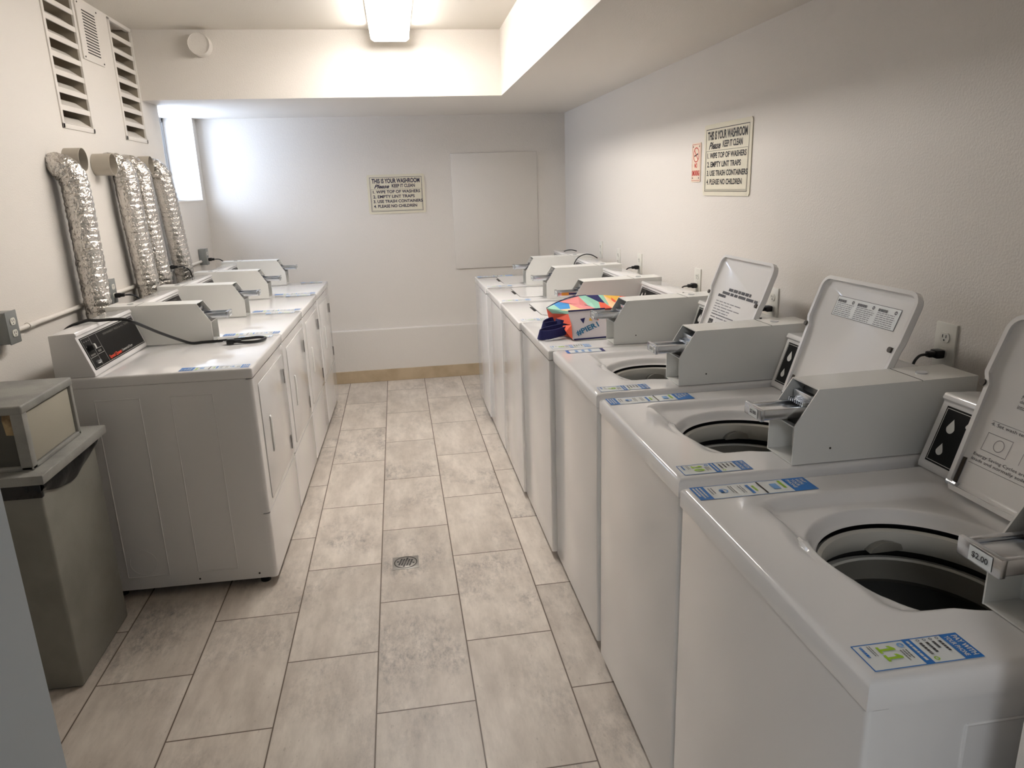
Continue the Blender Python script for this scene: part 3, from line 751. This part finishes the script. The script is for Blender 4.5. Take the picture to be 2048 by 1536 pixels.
HX, HZ, KX = .508, ZT+.008, .375
def open_lid(t, kind):
    # hinge along Y; d axis leans back
    dvec = Vector((KX, 0, 1)).normalized(); nvec = Vector((1, 0, -KX)).normalized()    # outside of lid faces the wall
    T = Matrix((dvec, Vector((0, 1, 0)), nvec)).transposed().to_4x4(); T.translation = Vector((HX, 0, HZ))
    m = lid_mesh(T); lid = m.build('lid', t)
    LEN = LX1-LX0-.012
    for y_, d_ in ((LY1-.004, .60), (LY0+.006, .60)):
        b_ = MB(); b_.cyl(T @ Vector((LEN*d_, y_-(.006 if y_ > .3 else -.016), -.004)), T @ Vector((LEN*d_, y_-(.006 if y_ > .3 else -.016), .010)), .007, HINGE, 14); b_.build('bumper', lid)
    h = MB(); h.cyl(T @ Vector((.012, LY1-.045, .008)), T @ Vector((.07, LY1-.040, .010)), .004, HINGE, 8); h.cyl(T @ Vector((.012, LY1-.055, .006)), T @ Vector((.012, LY1-.030, .006)), .007, CHROME, 10)
    h.build('hinge', lid)
    # print plane on the inner face: reading direction -y, up d
    P = Matrix((Vector((0, -1, 0)), dvec, -nvec)).transposed().to_4x4(); P.translation = T @ Vector((0, LY1-.03, .0138))
    W_ = LY1-LY0-.06; s = MB(); z = .0006
    if kind == 'warning':
        x0, x1, y0, y1 = .055, .315, LEN*.72, LEN*.87
        quad(s, x0, x1, y0, y1, z, STW, P); frame2(s, x0, x1, y0, y1, .0012, z+.0004, STD, P)
        for i in range(3):
            xx = x0+.006+i*.086; bars(s, xx, y1-.016, .04, .008, 1, z+.0006, STD, P, .9, .1, i); ring2(s, xx+.066, y1-.011, .005, .003, z+.0006, STD, P, 8)
            bars(s, xx, y0+.004, .076, .036, 7, z+.0006, STK, P, .35, .15, i+4)
        s.build('warning_sticker', lid, 0)
    elif kind == 'instructions':
        bars(s, .10, LEN*.66, .17, .012, 1, z, STD, P, .9, .05, 1); bars(s, .06, LEN*.62, .27, .011, 1, z, STD, P, .9, .02, 2)
        bars(s, .035, LEN*.585, .06, .011, 1, z, STD, P, .9, .02, 3); bars(s, .035, LEN*.40, .22, .06, 6, z, STK, P, .3, .5, 4)
        bars(s, .035, LEN*.37, .28, .022, 2, z, STK, P, .35, .2, 5)
        quad(s, .035, .07, LEN*.22, LEN*.35, z, STD, P); bars(s, .038, LEN*.24, .028, .036, 4, z+.0005, STGL, P, .4, .2, 6)
        bars(s, .035, LEN*.13, .035, .03, 4, z, STK, P, .4, .3, 7)
        for cx_, rr_ in ((.10, .026), (.175, .028), (.25, .026)):
            ring2(s, cx_, LEN*.24, rr_, .0016, z, STK, P, 22, 1.35); ring2(s, cx_+.004, LEN*.225, rr_*.55, .0014, z, STK, P, 18, 1.2); line2(s, (cx_-.01, LEN*.18), (cx_+.014, LEN*.29), .002, z, STK, P)
        s.build('instruction_print', lid, 0)
    else:
        P = P @ Matrix.Translation((-.085, .004, 0))
        for i, w_ in enumerate((.0, .02, .04)):
            text(s, ('DO NOT overload.', 'DO NOT wash items', 'Fabric softener:')[2-i], .150, LEN*(.735+.035*i), .13, .009, z, STD, P, bold=.01)
        quad(s, .150, .33, LEN*.60, LEN*.70, z, STD, P)
        for i in range(4): bars(s, .158, LEN*(.61+.022*i), .16, .006, 1, z+.0005, STGL, P, .8, .2, i)
        for i, b_ in enumerate(('into wash tub.', 'detergent', 'Measure')): text(s, b_, .148, LEN*(.515+.026*i), (.062, .045, .038)[i], .008, z, STD, P)
        ring2(s, .245, LEN*.50, .036, .0012, z, STK, P, 26, 1.2); ring2(s, .245, LEN*.49, .020, .0012, z, STK, P, 22)
        line2(s, (.112, LEN*.415), (.335, LEN*.415), .0008, z, STK, P)
        text(s, '4. Set wash temperature and cycle.', .112, LEN*.385, .19, .0085, z, STD, P)
        frame2(s, .115, .175, LEN*.25, LEN*.35, .0010, z, STK, P); ring2(s, .150, LEN*.30, .012, .0012, z, STK, P, 16); line2(s, (.205, LEN*.25), (.205, LEN*.35), .0008, z, STK, P)
        text(s, 'Energy Saving Cycles are recommended', .105, LEN*.205, .20, .008, z, STD, P); text(s, 'loads and normally soiled items.', .105, LEN*.178, .17, .008, z, STD, P)
        line2(s, (.085, LEN*.165), (.30, LEN*.165), .0008, z, STK, P)
        s.build('instruction_print', lid, 0)
    return lid
def closed_lid(t):
    out = lid_outline(-.001)
    T = Matrix.Translation((LX1, 0, 0)) @ Matrix.Diagonal((-1, 1, 1, 1))
    g = MB(); g.prism([(x, y) for x, y in lid_outline(.0015)], 'z', ZT-.003, ZT+.0004, SEAM, T=T)
    m = MB(); m.prism(out, 'z', ZT-.002, ZT+.0030, ENAM, T=T)
    lid = m.build('lid', t, 30)
    s = MB(); s.box(LX0-.004, LX0+.010, .29, .40, ZT+.0002, ZT+.0034, SEAM, .001); s.cyl((LX0+.002, .285, ZT), (LX0+.002, .285, ZT+.0036), .007, BLK, 12)
    s.build('finger_slot', lid)
    g.build('lid_gap', lid)
    return lid

CXO, CYO, RO = .312, .300, .176
WW_ = WW
def washer(kind, num):
    t = thing('washing_machine', '', 'washing machine')
    cabinet(t, True, kind != 'closed')
    if kind == 'closed': m = top_closed(t); m.build('top_panel', t); closed_lid(t)
    else:
        top_open(t, CXO, CYO, RO); tub(t, CXO, CYO, RO); open_lid(t, kind)
    coin_box(t, .016, .111, amber=False); console(t, .134, WW-.001, True)
    pay_sticker(.054, .160, ZT+(.0006), (t, (.018, .072)), num, faded=(kind == 'closed'))
    if kind != 'instructions': steps_sticker(.063, .257, ZT+.0006, (t, (.012, .622)), faded=(kind == 'closed'))
    else:
        T = sticker_T(.040, .612); s = MB(); z = ZT+.0006
        quad(s, 0, .052, 0, .150, z, STW, T); frame2(s, 0, .052, 0, .150, .003, z+.0005, STB, T); quad(s, 0, .052, .136, .150, z+.0006, NAVY, T); quad(s, 0, .052, 0, .012, z+.0006, STB, T)
        bars(s, .010, .035, .032, .08, 3, z+.0007, STL, T, .4, .2, 3); s.build('info_sticker', t, 0)
    return t
washers = [  # near y, front x, kind, number, label
 (4.578, .534, 'closed', '5', 'white washing machine with closed lid, the farthest in the right row'),
 (3.947, .540, 'closed', '6', 'white washing machine with closed lid, second from the far end of the right row'),
 (3.316, .541, 'closed', '7', 'white washing machine with closed lid directly beyond the one carrying the tote bag'),
 (2.685, .552, 'closed', '8', 'white washing machine with closed lid that carries the colourful tote bag'),
 (2.050, .570, 'instructions', '9', 'white washing machine with open lid, next to the one with the tote bag'),
 (1.370, .566, 'warning', '10', 'white washing machine with open lid and green number 10 sticker'),
 (.700, .554, 'manual', '11', 'white washing machine nearest the camera with open lid and green number 11 sticker')]
proto = None; WOBJ = []
for i, (y, x, k, nm, lb) in enumerate(washers):
    if k == 'closed' and proto is not None:
        o = dup(proto, skip=('number_sticker', 'steps_sticker')); pay_sticker(.054, .160, ZT+.0006, (o, (.018, .072)), nm, faded=True)
    else: o = washer(k, nm)
    if k == 'closed' and proto is None: proto = o
    o.location = (x, y, 0); o['label'] = lb; o['group'] = 'white coin washing machines along the right wall'; WOBJ.append(o)
# coloured marker on one coin slide
am = [c_ for c_ in WOBJ[2].children if c_.name.startswith('coin_box')][0]
m = MB(); m.box(.215, .250, .0345, .0358, ZT+.110, ZT+.124, AMBER); m.box(.250, .320, .0345, .0358, ZT+.113, ZT+.120, NAVY); m.build('slide_marker', am)

# ---- dryers
WW_ = .662; WD = .685
def dryer(num):
    t = thing('tumble_dryer', '', 'dryer')
    cabinet(t, False); m = top_closed(t); m.build('top_panel', t)
    # door on the front: local y decreases away from the camera; hinge at far (small y), handle near
    ya, yb, z0, z1 = .052, .585, .345, .825
    g = MB(); g.prism(rr(ya-.002, yb+.002, z0-.002, z1+.002, .012), 'x', -.0006, .01, SEAMG)
    d = MB(); d.prism(rr(ya, yb, z0, z1, .012), 'x', -.0035, .008, ENAM, .0012)
    dr = d.build('door', t, 30); g.build('door_gap', dr)
    h = MB(); yh = WW_-.205
    h.prism([(-.003, .500), (-.009, .506), (-.011, .520), (-.011, .640), (-.009, .654), (-.003, .660)], 'y', yh-.012, yh+.012, ENAM2, .004)
    h.build('handle', dr)
    for zz in (.402, .722):
        q = MB(); q.box(-.0052, -.003, ya+.004, ya+.012, zz-.033, zz+.033, HINGE); q.build('hinge', dr)
    coin_box(t, .002, .109); console(t, .118, WW_-.004, False)
    # the phone-payment sticker lies along the near edge
    steps_sticker(.052, .250, ZT+.0006, (t, (.012, WW_-.012)), faded=False)
    pay_sticker(.050, .150, ZT+.0006, (t, (.030, .066)), num, faded=True)
    return t
DY = [(2.722, -.577), (3.388, -.565), (4.054, -.553), (4.722, -.541)]
DL = ['white tumble dryer nearest the camera, with a loose black cord on its top',
      'white tumble dryer second from the camera in the left row',
      'white tumble dryer third from the camera in the left row',
      'white tumble dryer farthest from the camera in the left row, below the window']
pd = None; DOBJ = []
for i, (y, x) in enumerate(DY):
    if pd is None: o = dryer('1'); pd = o
    else:
        o = dup(pd, skip=('number_sticker',)); pay_sticker(.050, .150, ZT+.0006, (o, (.030, .066)), str(i+1), faded=True)
    o.location = (x+WW_*.018, y+WW_, 0); o.rotation_euler = (0, 0, PI-.018)
    o['label'] = DL[i]; o['group'] = 'white coin tumble dryers along the left wall'; DOBJ.append(o)

# ------------------------------------------------------------------ outlets, conduit, cords
def receptacle(mb, T, cx, cy, mt):
    mb.prism([(cx+.017*math.cos(2*PI*k/20)*1.0, cy+max(-.0125, min(.0125, .017*math.sin(2*PI*k/20)))) for k in range(20)], 'z', .0, .0025, mt, T=T)
    for sx in (-.006, .006): mb.box(cx+sx-.001, cx+sx+.001, cy-.001, cy+.007, .0024, .0031, BLK, T=T)
    mb.cyl((cx, cy-.007, .0024), (cx, cy-.007, .0031), .0024, BLK, 8, T=T)
def plug(mb, T, cx, cy):
    mb.box(cx-.014, cx+.014, cy-.011, cy+.011, .004, .028, BLK, .004, T=T); mb.box(cx-.009, cx+.009, cy-.008, cy+.008, .026, .046, BLK, .004, T=T)
def left_outlet(y, label, plugged, z=1.105):
    t = thing('outlet_box', label, 'outlet', (XL, y, z), 0, 'grey surface outlet boxes on the left wall')
    b_ = MB(); b_.box(.001, .048, -.036, .036, -.056, .056, BOXG, .004); b_.box(.047, .051, -.038, .038, -.058, .058, BOXG, .003); b_.build('box', t)
    T = basis((.051, 0, 0), (0, 1, 0), (0, 0, 1)); r_ = MB(); receptacle(r_, T, 0, .021, OUTW); receptacle(r_, T, 0, -.021, OUTW); r_.build('receptacle', t)
    return t
left_outlet(2.752, 'grey outlet box nearest the camera on the left wall, both sockets empty', False)
left_outlet(3.705, 'grey outlet box just beyond the first foil duct, lower socket in use', True)
left_outlet(4.62, 'grey outlet box low between foil ducts, black plug in its upper part', True)
left_outlet(5.525, 'small grey outlet box farthest along the left wall below the window', True, 1.11)
m = MB(); m.cyl((XL+.0108, 2.79, 1.079), (XL+.0108, 3.668, 1.079), .0100, WALL, 14)
for y_ in (2.95,): m.cyl((XL+.0108, y_-.02, 1.079), (XL+.0108, y_+.02, 1.079), .0128, WALL, 14)
tag(m.build('conduit'), 'white painted conduit between the nearest two outlet boxes on the left wall', 'conduit', 'painted conduits along the left wall')
m = MB(); m.cyl((XL+.0108, 3.742, 1.079), (XL+.0108, 4.583, 1.079), .0100, WALL, 14)
tag(m.build('conduit'), 'white painted conduit passing behind the second and third foil ducts', 'conduit', 'painted conduits along the left wall')
m = MB(); m.cyl((XL+.0108, 4.657, 1.079), (XL+.0108, 5.488, 1.079), .0100, WALL, 14)
tag(m.build('conduit'), 'white painted conduit passing behind the farthest foil duct', 'conduit', 'painted conduits along the left wall')
def cord(name_label, pts, r, plug_at=None, plug_dir=None):
    t = thing('power_cord', name_label, 'cord', (0, 0, 0))
    m_ = MB(); m_.tube(smooth_path(pts, 10), r, BLK, 8); m_.build('cable', t)
    if plug_at is not None:
        T = basis(plug_at, plug_dir[0], plug_dir[1]); p_ = MB(); plug(p_, T, 0, 0); p_.build('plug', t)
    return t
xo = XL+.0545
def lcord(y, z, label, drop):
    P = [(xo+.045, y, z), (xo+.075, y+.01, z-.004), (xo+.10, y+.03, z-.03), (xo+.108, y+.05, z-drop)]
    cord(label, P, .0036, (xo-.003, y, z), ((0, 1, 0), (0, 0, 1)))
lcord(3.705, 1.084, 'black plug and cord in the outlet just beyond the first foil duct', .075)
lcord(4.62, 1.126, 'black plug and cord in the outlet between the far foil ducts', .10)
lcord(5.525, 1.089, 'dark plug and cord in the farthest left outlet below the window', .075)
# the loose cord over the first dryer
pts = [(-1.335, 2.93, .86), (-1.318, 2.935, .98), (-1.285, 2.945, 1.052), (-1.211, 2.95, 1.083), (-1.164, 2.945, 1.083), (-1.105, 2.94, 1.085), (-1.06, 2.935, 1.082), (-1.03, 2.95, 1.065), (-1.0, 3.09, 1.000), (-.955, 3.215, .938), (-.918, 3.245, .9160), (-.87, 3.255, .9155), (-.80, 3.262, .9155), (-.745, 3.272, .9155), (-.69, 3.285, .9155), (-.645, 3.295, .9155), (-.612, 3.265, .9155), (-.632, 3.205, .9155), (-.68, 3.195, .9155), (-.715, 3.198, .918)]
t = cord('thick black power cord looping over the nearest dryer, plug lying loose on top', pts, .0062)
T = basis((-.700, 3.198, ZT+.0135), (0, 1, 0), (0, 0, 1)); T = T @ Matrix.Rotation(R(0), 4, 'Z')
p_ = MB(); Tq = Matrix.Translation((-.712, 3.2, ZT+.013)); p_.box(-.050, -.020, -.016, .016, -.011, .011, BLK, .004, T=Tq); p_.box(-.024, .010, -.009, .009, -.007, .007, BLK, .003, T=Tq)
p_.box(-.066, -.048, -.007, -.005, -.003, .003, CHROME, T=Tq); p_.box(-.066, -.048, .005, .007, -.003, .003, CHROME, T=Tq); p_.build('plug', t)

def right_outlet(y, z, label, plugs):
    t = thing('wall_outlet', label, 'outlet', (XR, y, z), 0, 'white outlet plates on the right wall')
    b_ = MB(); b_.box(-.006, .001, -.036, .036, -.058, .058, OUTW, .002); b_.build('cover_plate', t)
    T = basis((-.006, 0, 0), (0, -1, 0), (0, 0, 1)); r_ = MB(); receptacle(r_, T, 0, .021, OUTW); receptacle(r_, T, 0, -.021, OUTW); r_.build('receptacle', t)
    if plugs:
        yz = z-.021+(.0)
        cord(plugs, [(XR-.05, y, yz), (XR-.075, y, yz-.004), (XR-.098, y-.01, yz-.028), (XR-.105, y-.02, yz-.085)], .0036, (XR-.0065, y, yz), ((0, -1, 0), (0, 0, 1)))
right_outlet(4.857, 1.092, 'white outlet plate farthest along the right wall, empty', None)
right_outlet(4.452, 1.070, 'white outlet plate second farthest along the right wall, empty', None)
right_outlet(4.040, 1.075, 'white outlet plate beyond the tote bag, black plug in it', 'black plug and cord in the right wall outlet beyond the tote bag')
right_outlet(3.205, 1.075, 'white outlet plate below the wall signs, black plug in it', 'black plug and cord in the right wall outlet below the signs')
right_outlet(2.500, 1.078, 'white outlet plate behind the farthest open lid, black plug in it', 'black plug and cord in the outlet behind the farthest open lid')
right_outlet(1.620, 1.100, 'white outlet plate behind the washer with the number 10 sticker', 'black plug at the wall behind the washer with the number 10 sticker')
cord('thin black cord arching over the console of the second farthest washer', [(1.098, 4.50, 1.030), (1.105, 4.50, 1.052), (1.125, 4.49, 1.082), (1.165, 4.48, 1.100), (1.20, 4.46, 1.098), (1.225, 4.44, 1.084), (1.235, 4.435, 1.0765)], .0036)
cord('short black cord end lying on the farthest washer console', [(1.148, 5.00, 1.0775), (1.175, 4.99, 1.086), (1.205, 4.98, 1.086), (1.235, 4.975, 1.078)], .0036)

# ------------------------------------------------------------------ tote bag on the fourth washer
def hexm(n, r_, g_, b_): return mat('bag_'+n, srgb(r_, g_, b_), 0.6)
CB = dict(o=hexm('orange', 236, 96, 66), m=hexm('mint', 152, 206, 184), p=hexm('pink', 230, 140, 140), b=hexm('blue', 38, 140, 210), s=hexm('peach', 246, 202, 152), y=hexm('yellow', 242, 190, 78), n=NAVY, w=hexm('white', 226, 218, 220), t=hexm('teal_ink', 48, 120, 160))
def bag():
    zb = ZT+.0045
    t = thing('tote_bag', 'colourful geometric print tote bag with navy straps on a closed washer', 'bag')
    # corner points
    FBL, FBR = Vector((.683, 2.826, zb)), Vector((.835, 2.838, zb))
    FTL = Vector((.680, 2.895, 1.022)); FTR = FTL+(FBR-FBL)*1.06
    FBR2, FTR2 = Vector((.99, 2.850, zb)), Vector((.99, 2.915, 1.02))
    m = MB()
    def slab(P, th, mt, nrm):      # polygon thickened
        n = len(P); Q = [p+nrm*th for p in P]
        m.add(list(P)+Q, [tuple(range(n)), tuple(range(2*n-1, n-1, -1))]+[(i, n+i, n+(i+1) % n, (i+1) % n) for i in range(n)], mt)
    slab([FBL, FBR, FTR, FTL], .003, CB['w'], Vector((0, 1, 0)))
    m.build('front_panel', t, 0)
    # print on front panel
    T = basis(FBL, FBR-FBL, FTL-FBL); H = (FTL-FBL).length; Wd = (FBR-FBL).length
    l = MB(); z = .0012
    text(l, '#PIER1', .024, .014, .108, .025, z, CB['t'], T, bold=.03, rot=19)
    l.add([(.047, .090, z), (.070, .094, z), (.058, .068, z)], [(0, 1, 2)][::-1], CB['n'], T)
    l.add([(.084, .080, z), (.092, .094, z), (.100, .078, z)], [(0, 1, 2)], CB['y'], T)
    l.add([(.116, .097, z), (.136, .095, z), (.124, .076, z)], [(0, 1, 2)], CB['o'], T)
    l.build('print', t, 0)
    tr = MB(); tr.tube([FTL+Vector((0, -.001, 0)), FTR+Vector((0, -.001, 0))], .0032, NAVY, 8); tr.tube([FBL+Vector((.005, -.001, .002)), FBR+Vector((0, -.001, .002))], .003, NAVY, 8)
    # back arch
    arch = [(.618, 3.045, 1.014), (.655, 3.05, 1.032), (.700, 3.055, 1.047), (.745, 3.06, 1.056), (.80, 3.062, 1.059), (.86, 3.06, 1.057), (.93, 3.05, 1.052), (.985, 3.03, 1.046)]
    tr.tube(smooth_path(arch[:5], 4), .0022, NAVY, 8)
    tr.build('trim', t)
    # top / back fabric: strip between front top edge and the arch
    A = [Vector(p) for p in arch]
    # colour patches: polygons in (u along, v from front edge 0 to arch 1)
    def front(u): return (FTL.lerp(FTR2, u)) + Vector((0, .002, .0015))
    def arcp(u):
        f = u*(len(A)-1); i = min(int(f), len(A)-2); return A[i].lerp(A[i+1], f-i)
    def S(u, v): return front(u).lerp(arcp(u), v) + Vector((0, 0, -.012*math.sin(PI*v)*(1-u*.5)))
    f = MB()
    patches = [
     ('m', [(0, 1), (.0, .35), (.08, .5), (.12, .96), (.06, 1)]), ('b', [(.12, 1), (.06, 1), (.10, .60), (.20, .45), (.27, .75), (.20, 1)]),
     ('s', [(0, 0), (.22, 0), (.27, .30), (.27, .75), (.20, .45), (.10, .60), (0, .35)]),
     ('p', [(.20, 1), (.27, .75), (.27, .30), (.30, 0), (.40, 0), (.44, .45), (.48, 1)]),
     ('s', [(.22, 0), (.30, 0), (.27, .30)]),
     ('m', [(.40, 0), (.46, 0), (.62, .60), (.56, 1), (.48, 1), (.44, .45)]),
     ('n', [(.56, 1), (.62, .60), (.67, .50), (.70, 1)]), ('o', [(.46, 0), (.62, 0), (.67, .50), (.62, .60)]),
     ('m', [(.70, 1), (.67, .50), (.64, .2), (.70, .45), (.75, 1)]), ('s', [(.62, 0), (.86, 0), (.80, .5), (.75, 1), (.70, .45), (.64, .2)]),
     ('y', [(.75, 1), (.80, .5), (.88, .6), (.90, 1)]), ('o', [(.90, 1), (.88, .6), (.80, .5), (.86, 0), (1, 0), (1, 1)])]
    for cn, pl in patches:
        bm_ = [S(u, v) for u, v in pl]; n = len(bm_); cen = sum(bm_, Vector())/n
        f.add(bm_+[cen], [(i, (i+1) % n, n) for i in range(n)], CB[cn])
    f.add([S(.40, .55)+Vector((0, 0, .0015)), S(.44, .30)+Vector((0, 0, .0015)), S(.39, .25)+Vector((0, 0, .0015))], [(0, 1, 2)], CB['n'])
    f.add([S(.76, .55)+Vector((0, 0, .0015)), S(.80, .85)+Vector((0, 0, .0015)), S(.82, .45)+Vector((0, 0, .0015))], [(0, 1, 2)], CB['o'])
    # back panel drop, inner side and left gusset
    B0, B1 = Vector((.640, 3.05, zb)), Vector((.985, 3.04, zb))
    f.add([A[0], B0, B1, A[-1]], [(0, 1, 2, 3)], CB['p'])
    G1 = Vector((.640, 2.985, .985)); G2 = Vector((.665, 2.93, .955))
    f.add([A[0], FTL, FTL+Vector((0, -.003, -.012)), A[0]+Vector((.012, -.01, -.024))], [(0, 1, 2, 3)], CB['m'])
    f.add([A[0]+Vector((.010, -.01, -.022)), FTL+Vector((0, -.003, -.012)), FBL+Vector((-.001, .02, .06)), Vector((.655, 2.955, .965)), Vector((.648, 3.0, .975))], [(0, 1, 2, 3, 4)], CB['o'])
    f.add([FBL+Vector((0, .004, 0)), FBL+Vector((-.022, .035, .03)), Vector((.662, 2.93, .955)), FBL+Vector((-.001, .02, .06))], [(0, 1, 2, 3)], CB['o'])
    f.add([B0, A[0], Vector((.655, 2.98, .975)), Vector((.672, 2.90, .94)), FBL+Vector((.004, .02, .002))], [(0, 1, 2, 3, 4)], CB['o'])
    f.add([FBR2, FTR2, A[-1], B1], [(0, 1, 2, 3)], CB['o'])
    f.build('patterned_fabric', t, 0)
    def strap(pts, w, nm='strap'):
        P = smooth_path(pts, 8); q = MB(); vs = []; fs = []
        for i, p in enumerate(P):
            tg = (P[min(i+1, len(P)-1)]-P[max(i-1, 0)]).normalized(); wv = Vector((.25, -.18, 1)).normalized(); wv = (wv-tg*wv.dot(tg)).normalized(); nn = tg.cross(wv)
            for a_, b_ in ((-w/2, -.0014), (w/2, -.0014), (w/2, .0014), (-w/2, .0014)): vs.append(p+wv*a_+nn*b_)
        for i in range(len(P)-1):
            for k in range(4): fs.append((i*4+k, i*4+(k+1) % 4, i*4+4+(k+1) % 4, i*4+4+k))
        fs += [(0, 1, 2, 3), tuple(len(P)*4-4+k for k in (3, 2, 1, 0))]
        q.add(vs, fs, NAVY); q.build(nm, t, 40)
    strap([(.672, 2.90, .940), (.640, 2.885, .936), (.600, 2.870, .932), (.566, 2.872, .931), (.553, 2.895, .931), (.575, 2.925, .933), (.620, 2.935, .938), (.668, 2.93, .945)], .040)
    strap([(.668, 2.935, .955), (.635, 2.955, .950), (.600, 2.965, .946), (.585, 2.985, .944), (.600, 3.01, .95), (.630, 3.02, .955), (.662, 3.0, .958)], .044)
    strap([(.676, 2.915, .955), (.655, 2.93, .958), (.640, 2.96, .958), (.648, 3.0, .955), (.668, 3.01, .955)], .046)
bag()

# ------------------------------------------------------------------ waste bin
def trash():
    t = thing('waste_bin', 'grey swing-top waste bin standing beside the nearest dryer', 'bin', (-1.256, 2.40, 0))
    X0_, X1_, Ya, Yb = -.150, .142, -.206, .206     # local
    m = MB(); vs = []
    prof = [(0, -.004), (.01, 0), (.70, 0)]
    m.box(X0_, X1_, Ya, Yb, .002, .70, BIN, .010, 3)
    m.build('body', t)
    l = MB()
    # liner folded over the rim, drooping on the aisle side
    n = 24; vs = []; fs = []
    for i in range(n+1):
        u = i/n; y_ = Ya-.004+(Yb-Ya+.004)*u; dr = .030+.045*math.sin(PI*min(1, u*1.05))**1.2 if u < .96 else .01
        for k in range(5):
            q = k/4; bulge = .010*math.sin(PI*q)+.002*math.sin(u*19+k)
            vs.append((X1_+.004+bulge, y_, .722-(dr)*q))
    for i in range(n):
        for k in range(4): fs.append((i*5+k, (i+1)*5+k, (i+1)*5+k+1, i*5+k+1))
    l.add(vs, fs, BAGB)
    l.box(X0_-.003, X1_+.004, Ya-.005, Ya+.01, .672, .722, BAGB, .002)
    l.build('bin_liner', t, 60)
    r_ = MB(); r_.box(X0_-.012, X1_+.029, Ya-.030, Yb+.045, .722, .752, BINL, .005, 2); r_.build('rim', t)
    h = MB(); hx0, hx1, ha, hb = X0_+.005, X1_-.015, -.186, .160
    h.box(hx0, hx1-.020, ha+.012, hb-.012, .752, .945, BIND)
    h.box(hx1-.035, hx1, ha, ha+.030, .752, .950, BINL, .004); h.box(hx1-.035, hx1, hb-.018, hb, .752, .950, BINL, .004)
    h.box(hx0, hx0+.03, ha, ha+.03, .752, .95, BINL, .004)
    h.box(hx0, hx1+.002, ha-.002, hb+.002, .928, .955, BINL, .006, 3); h.box(hx0, hx1, ha, hb, .752, .766, BINL, .003)
    hd = h.build('hood', t)
    f = MB(); f.box(hx1-.016, hx1-.006, ha+.034, hb-.026, .768, .924, FLAP, .002); f.build('swing_flap', hd)
    g = MB(); g.box(hx1-.024, hx1-.0165, ha+.03, hb-.018, .765, .93, SEAM); g.build('flap_gap', hd)
    k = MB(); pl = [(xx+.088, zz) for xx, zz in [(-.02, .865), (.018, .862), (.022, .925), (.012, .938), (.004, .935), (-.002, .945), (-.018, .942), (-.024, .91)]]
    k.prism(pl, 'y', ha+.0105, ha+.0118, REM); k.build('label_remnant', hd)
    return t
trash()
